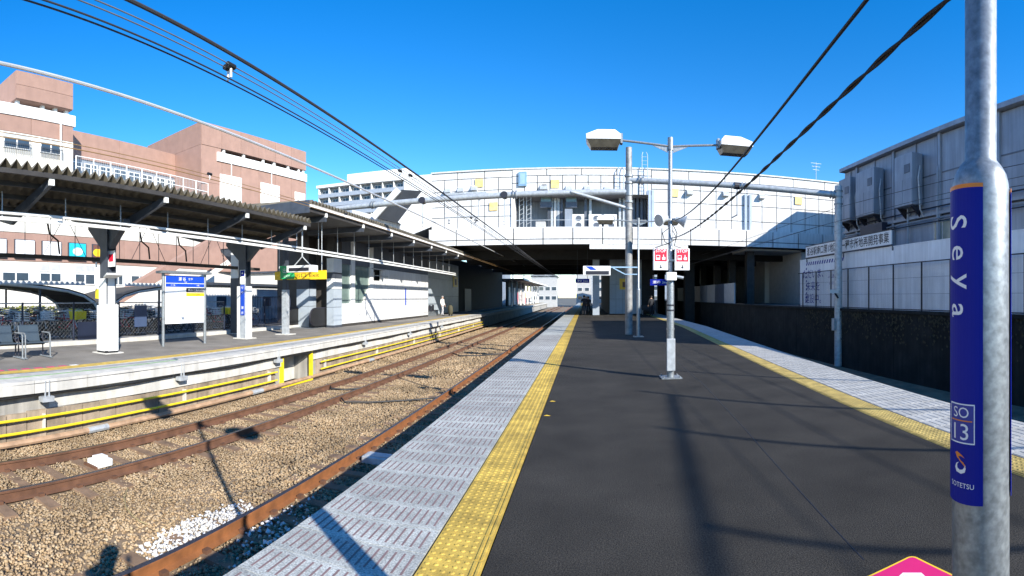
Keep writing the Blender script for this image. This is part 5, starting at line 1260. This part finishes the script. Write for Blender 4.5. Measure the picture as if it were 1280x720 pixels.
# ---- wires
def wire(pts, r_, label, mat=CABLE, group='overhead wires', n=7, sagn=14, sag=0):
    P_ = []
    for a,b in zip(pts, pts[1:]):
        a,b = Vector(a),Vector(b)
        for i in range(sagn): t_ = i/sagn; P_.append(a.lerp(b,t_)-Vector((0,0,sag*4*t_*(1-t_))))
    P_.append(Vector(pts[-1]))
    return tag(MB().tube(P_,r_,n).build('overhead_wire', mat, smooth=True), label, 'wire', group)
WIREW = M('wire_bright', (.75,.75,.75), .4, .5); WIREC = M('wire_copper', (.40,.24,.10), .5, .4); WIRED = M('wire_dark', (.05,.05,.055), .5, .3)
wire([(-6.6,-12,5.25),(-6.6,20.2,5.12),(-6.6,60,5.2)],.03,'bright thick wire over the left track',WIREW,sag=.06)
wire([(-6.6,-12,4.02),(-6.6,60,4.02)],.009,'thin coppery contact wire over the left track',WIREC)
wire([(-6.75,-12,4.15),(-6.75,60,4.15)],.007,'thin auxiliary wire over the left track',WIREC)
wire([(-3.15,-12,4.2),(-3.15,20,4.05),(-3.15,60,3.95)],.019,'thick dark wire over the near track',WIRED,sag=.03)
wire([(-3.3,-12,3.90),(-3.3,60,3.88)],.008,'lower left contact wire over the near track',WIRED)
wire([(-3.18,-12,3.86),(-3.18,60,3.84)],.008,'lower right contact wire over the near track',WIRED)
wire([(-3.3,-12,4.05),(-3.3,60,4.0)],.006,'thin upper left wire over the near track')
wire([(-3.16,-12,4.0),(-3.16,60,3.95)],.006,'thin upper right wire over the near track')
k = 0
for X_,za,zb2,yl,wh in ((-3.3,3.90,4.04,(3.93,8.7,14.5),'near'),(-3.17,3.86,3.99,(3.82,8.9,14.7),'near'),(-6.68,4.02,4.15,(7.4,13.2),'left')):
    for y in yl:
        t = thing('wire_hanger', (X_,y,za), ('nearest','second','third')[yl.index(y)]+f' black wire hanger on the {wh} track wires' + (', right one of pair' if X_==-3.17 else ', left one of pair' if X_==-3.3 else ''), 'insulator', 'wire hangers')
        MB().tube([(X_,y-.05,zb2),(X_,y+.05,zb2)],.03,10).build('clamp', BLACK, t); MB().cyl(X_,y,za+.01,zb2-.03,.012,8).build('insulator', SIGNW, t)
# twisted black cables between the lamp posts
a = Vector((MX+.02,MY-.05,3.1)); b = Vector((NX,NY,2.7))
wire([a,b],.0075,'black cable from the middle lamp post to the nearest post, upper one',BLACK,'lamp post cables',sag=.22,sagn=24)
P_ = []; a = Vector((MX+.02,MY-.05,2.76)); b = Vector((NX+.03,NY,2.46))
mb = MB()
for ph in (0,math.pi):
    P_ = []
    for i in range(161):
        t_ = i/160; p_ = a.lerp(b,t_)-Vector((0,0,.16*4*t_*(1-t_))); an = t_*110+ph; P_.append(p_+Vector((math.cos(an)*.0055,0,math.sin(an)*.0055)))
    mb.tube(P_,.0055,6)
tag(mb.build('twisted_cable', BLACK, smooth=True), 'twisted pair of black cables from the middle lamp post to the nearest post', 'cable', 'lamp post cables')
# thin wires in front of the site building
wire([(9.3,-10,4.75),(RXp,RYp,5.35),(9.3,60,5.3)],.010,'thin upper wire past the right mast',WIRED,sag=.08)
wire([(9.2,-10,4.2),(RXp-.1,RYp,4.75),(9.2,60,4.7)],.010,'thin lower wire past the right mast',WIRED,sag=.08)
wire([(6.9,-12,3.9),(6.9,60,3.9)],.006,'contact wire over the shaded right track',WIRED)

# ================================================================== PEOPLE
def person(loc, rz, H, label, shirt, pants, hair, pose='stand', group=None, shoe=SIGNK):
    t = thing('person', loc, label, 'person', group, rz); WL[t.name] = Vector((0,0,0)); s = H/1.7
    V = {'pel':(0,0,.94,.13),'sp':(0,-.005,1.12,.125),'ch':(0,-.01,1.32,.145),'nk':(0,0,1.46,.055),'hb':(0,.015,1.53,.07),'hm':(0,.02,1.61,.088),'ht':(0,.015,1.68,.06)}
    E = [('pel','sp'),('sp','ch'),('ch','nk'),('nk','hb'),('hb','hm'),('hm','ht')]
    for sd_,q in ((-1,'l'),(1,'r')):
        st = .12*sd_ if pose == 'walk' else 0
        V['hp'+q] = (.095*sd_,0,.88,.09); V['kn'+q] = (.10*sd_,.03+st*.8,.5,.062); V['ca'+q] = (.10*sd_,-.01+st*.9,.32,.058); V['an'+q] = (.10*sd_,-.02+st*1.2,.09,.042); V['to'+q] = (.115*sd_,.14+st*1.2,.035,.035)
        V['sh'+q] = (.18*sd_,-.01,1.39,.062)
        if pose == 'photo': V['el'+q] = (.36*sd_,.04,1.26,.042); V['wr'+q] = (.17*sd_,.13,1.46,.03); V['ha'+q] = (.13*sd_,.15,1.53,.032)
        else: V['el'+q] = (.235*sd_,-.02,1.12,.043); V['wr'+q] = (.235*sd_,.09,.90,.032); V['ha'+q] = (.225*sd_,.12,.82,.036)
        E += [('pel','hp'+q),('hp'+q,'kn'+q),('kn'+q,'ca'+q),('ca'+q,'an'+q),('an'+q,'to'+q),('ch','sh'+q),('sh'+q,'el'+q),('el'+q,'wr'+q),('wr'+q,'ha'+q)]
    keys = list(V); me = bpy.data.meshes.new('body'); me.from_pydata([Vector(V[k][:3])*s for k in keys],[(keys.index(a),keys.index(b)) for a,b in E],[])
    o = bpy.data.objects.new('body', me); col.objects.link(o)
    o.modifiers.new('skin','SKIN'); 
    for i,k in enumerate(keys):
        sv = me.skin_vertices[0].data[i]; sv.radius = (V[k][3]*s,)*2; sv.use_root = (k == 'pel')
    ss = o.modifiers.new('sub','SUBSURF'); ss.levels = 2; ss.render_levels = 2
    dg = bpy.context.evaluated_depsgraph_get(); m2 = bpy.data.meshes.new_from_object(o.evaluated_get(dg)); 
    o.modifiers.clear(); o.data = m2; o.name = 'body'; bpy.data.meshes.remove(me)
    m2.materials.clear()
    for x in (shirt,pants,SKIN,shoe): m2.materials.append(x)
    bm = bmesh.new(); bm.from_mesh(m2)
    for sd_,q in ((-1,'l'),(1,'r')):        # fingers
        hp = Vector(V['ha'+q][:3])*s; wr_ = Vector(V['wr'+q][:3])*s; d_ = (hp-wr_).normalized(); ac = Vector((0,1,0)) if pose != 'photo' else Vector((sd_,0,0)); pal = d_.cross(ac).normalized()
        for j in range(5):
            off = (-.03,-.012,.006,.024,.034)[j]; L_ = (.07,.085,.08,.065,.05)[j]*s
            if j == 4: b0 = hp+ac*.03*s-d_*.02*s; dd = (d_*.6+ac*.8).normalized()
            else: b0 = hp+ac*off*s+d_*.015*s; dd = d_
            fm = MB(); fm.tube([b0,b0+dd*L_*.5,b0+dd*L_*.85+pal*L_*.3],[.011*s,.009*s,.006*s],6); vv = [bm.verts.new(x) for x in fm.v]
            for f in fm.f: bm.faces.new([vv[i] for i in f])
    bm.to_mesh(m2); bm.free()
    for p_ in m2.polygons:
        c_ = p_.center/s; ax = abs(c_.x)
        if c_.z > 1.45 and ax < .12 and c_.y < .13: p_.material_index = 2
        elif pose != 'photo' and ax > .19 and c_.z < .92: p_.material_index = 2
        elif pose == 'photo' and c_.y > .12 and c_.z > 1.42: p_.material_index = 2
        elif c_.z < .09: p_.material_index = 3
        elif c_.z < .93 and ax < .2: p_.material_index = 1
        else: p_.material_index = 0
    m2.shade_smooth(); o.parent = t
    mb = MB(); rings = []
    for z,r_,yo in ((1.57,.085,-.03),(1.62,.1,-.015),(1.67,.098,-.005),(1.71,.075,.0),(1.735,.035,.0)): rings.append([(r_*s*math.cos(a_),(.0+yo+.01)*s+r_*s*1.08*math.sin(a_),z*s) for a_ in np.linspace(0,2*math.pi,13)[:-1]])
    mb.loft(rings); mb.build('hair', hair, t, smooth=True)
    mb = MB(); mb.loft([[(-.012*s,.095*s,1.575*s),(.012*s,.095*s,1.575*s),(.006*s,.09*s,1.62*s),(-.006*s,.09*s,1.62*s)],[(-.006*s,.122*s,1.58*s),(.006*s,.122*s,1.58*s),(.003*s,.108*s,1.61*s),(-.003*s,.108*s,1.61*s)]]); mb.build('nose', SKIN, t)
    for sx in (-.035,.035): MB().box((sx-.011)*s,(sx+.011)*s,.1*s,.107*s,1.612*s,1.622*s).build('eye', SIGNK, t)
    MB().box(-.025*s,.025*s,.098*s,.106*s,1.55*s,1.556*s).build('mouth', RED, t)
    for sx in (-1,1): MB().box(sx*.083*s,sx*.098*s,-.005*s,.025*s,1.57*s,1.63*s).build('ear', SKIN, t)
    return t
q = PZ(553,394.5); person((q.x,q.y,0), -1.9, 1.66, 'person in white clothes walking on the far platform by the bridge shadow', CLOW, M('cloth_pale_grey',(.5,.5,.52),.85), HAIRG, 'walk')
t = thing('shopping_trolley', (q.x+.75,q.y-.3,0), 'round dark wheeled bag beside the person in white', 'bag')
MB().tube([(q.x+.75,q.y-.3,.12),(q.x+.75,q.y-.3,.3),(q.x+.75,q.y-.3,.75),(q.x+.75,q.y-.3,.9)],[.12,.2,.2,.1],12).build('bag_body', M('bag_olive',(.06,.055,.03),.8), t, smooth=True); MB().tube([(q.x+.6,q.y-.3,.8),(q.x+.4,q.y-.3,1.0)],.015,6).build('handle', BLACK, t)
for s in (-.1,.1): MB().tube([(q.x+.75+s,q.y-.33,.07),(q.x+.75+s,q.y-.27,.07)],.07,12).build('wheel', BLACK, t)
q = PZ(730,394); person((q.x,q.y,0), .1, 1.7, 'person in dark clothes standing left of the bridge pillar', CLOD, CLOD, HAIR)
q = PZ(735.5,393.6); person((q.x,q.y+.4,0), -.3, 1.62, 'second person in dark clothes close to the bridge pillar', CLOD, CLOD, HAIR)
q = PZ(814,395); person((q.x,q.y,0), .4, 1.68, 'person in dark clothes in the shade behind the lamp post', CLOD, CLOD, HAIR)
person((-.15,-.27,0), 0, 1.74, 'photographer holding up a phone, seen only as a shadow on the ballast', CLOD, NAVY, HAIR, 'photo')
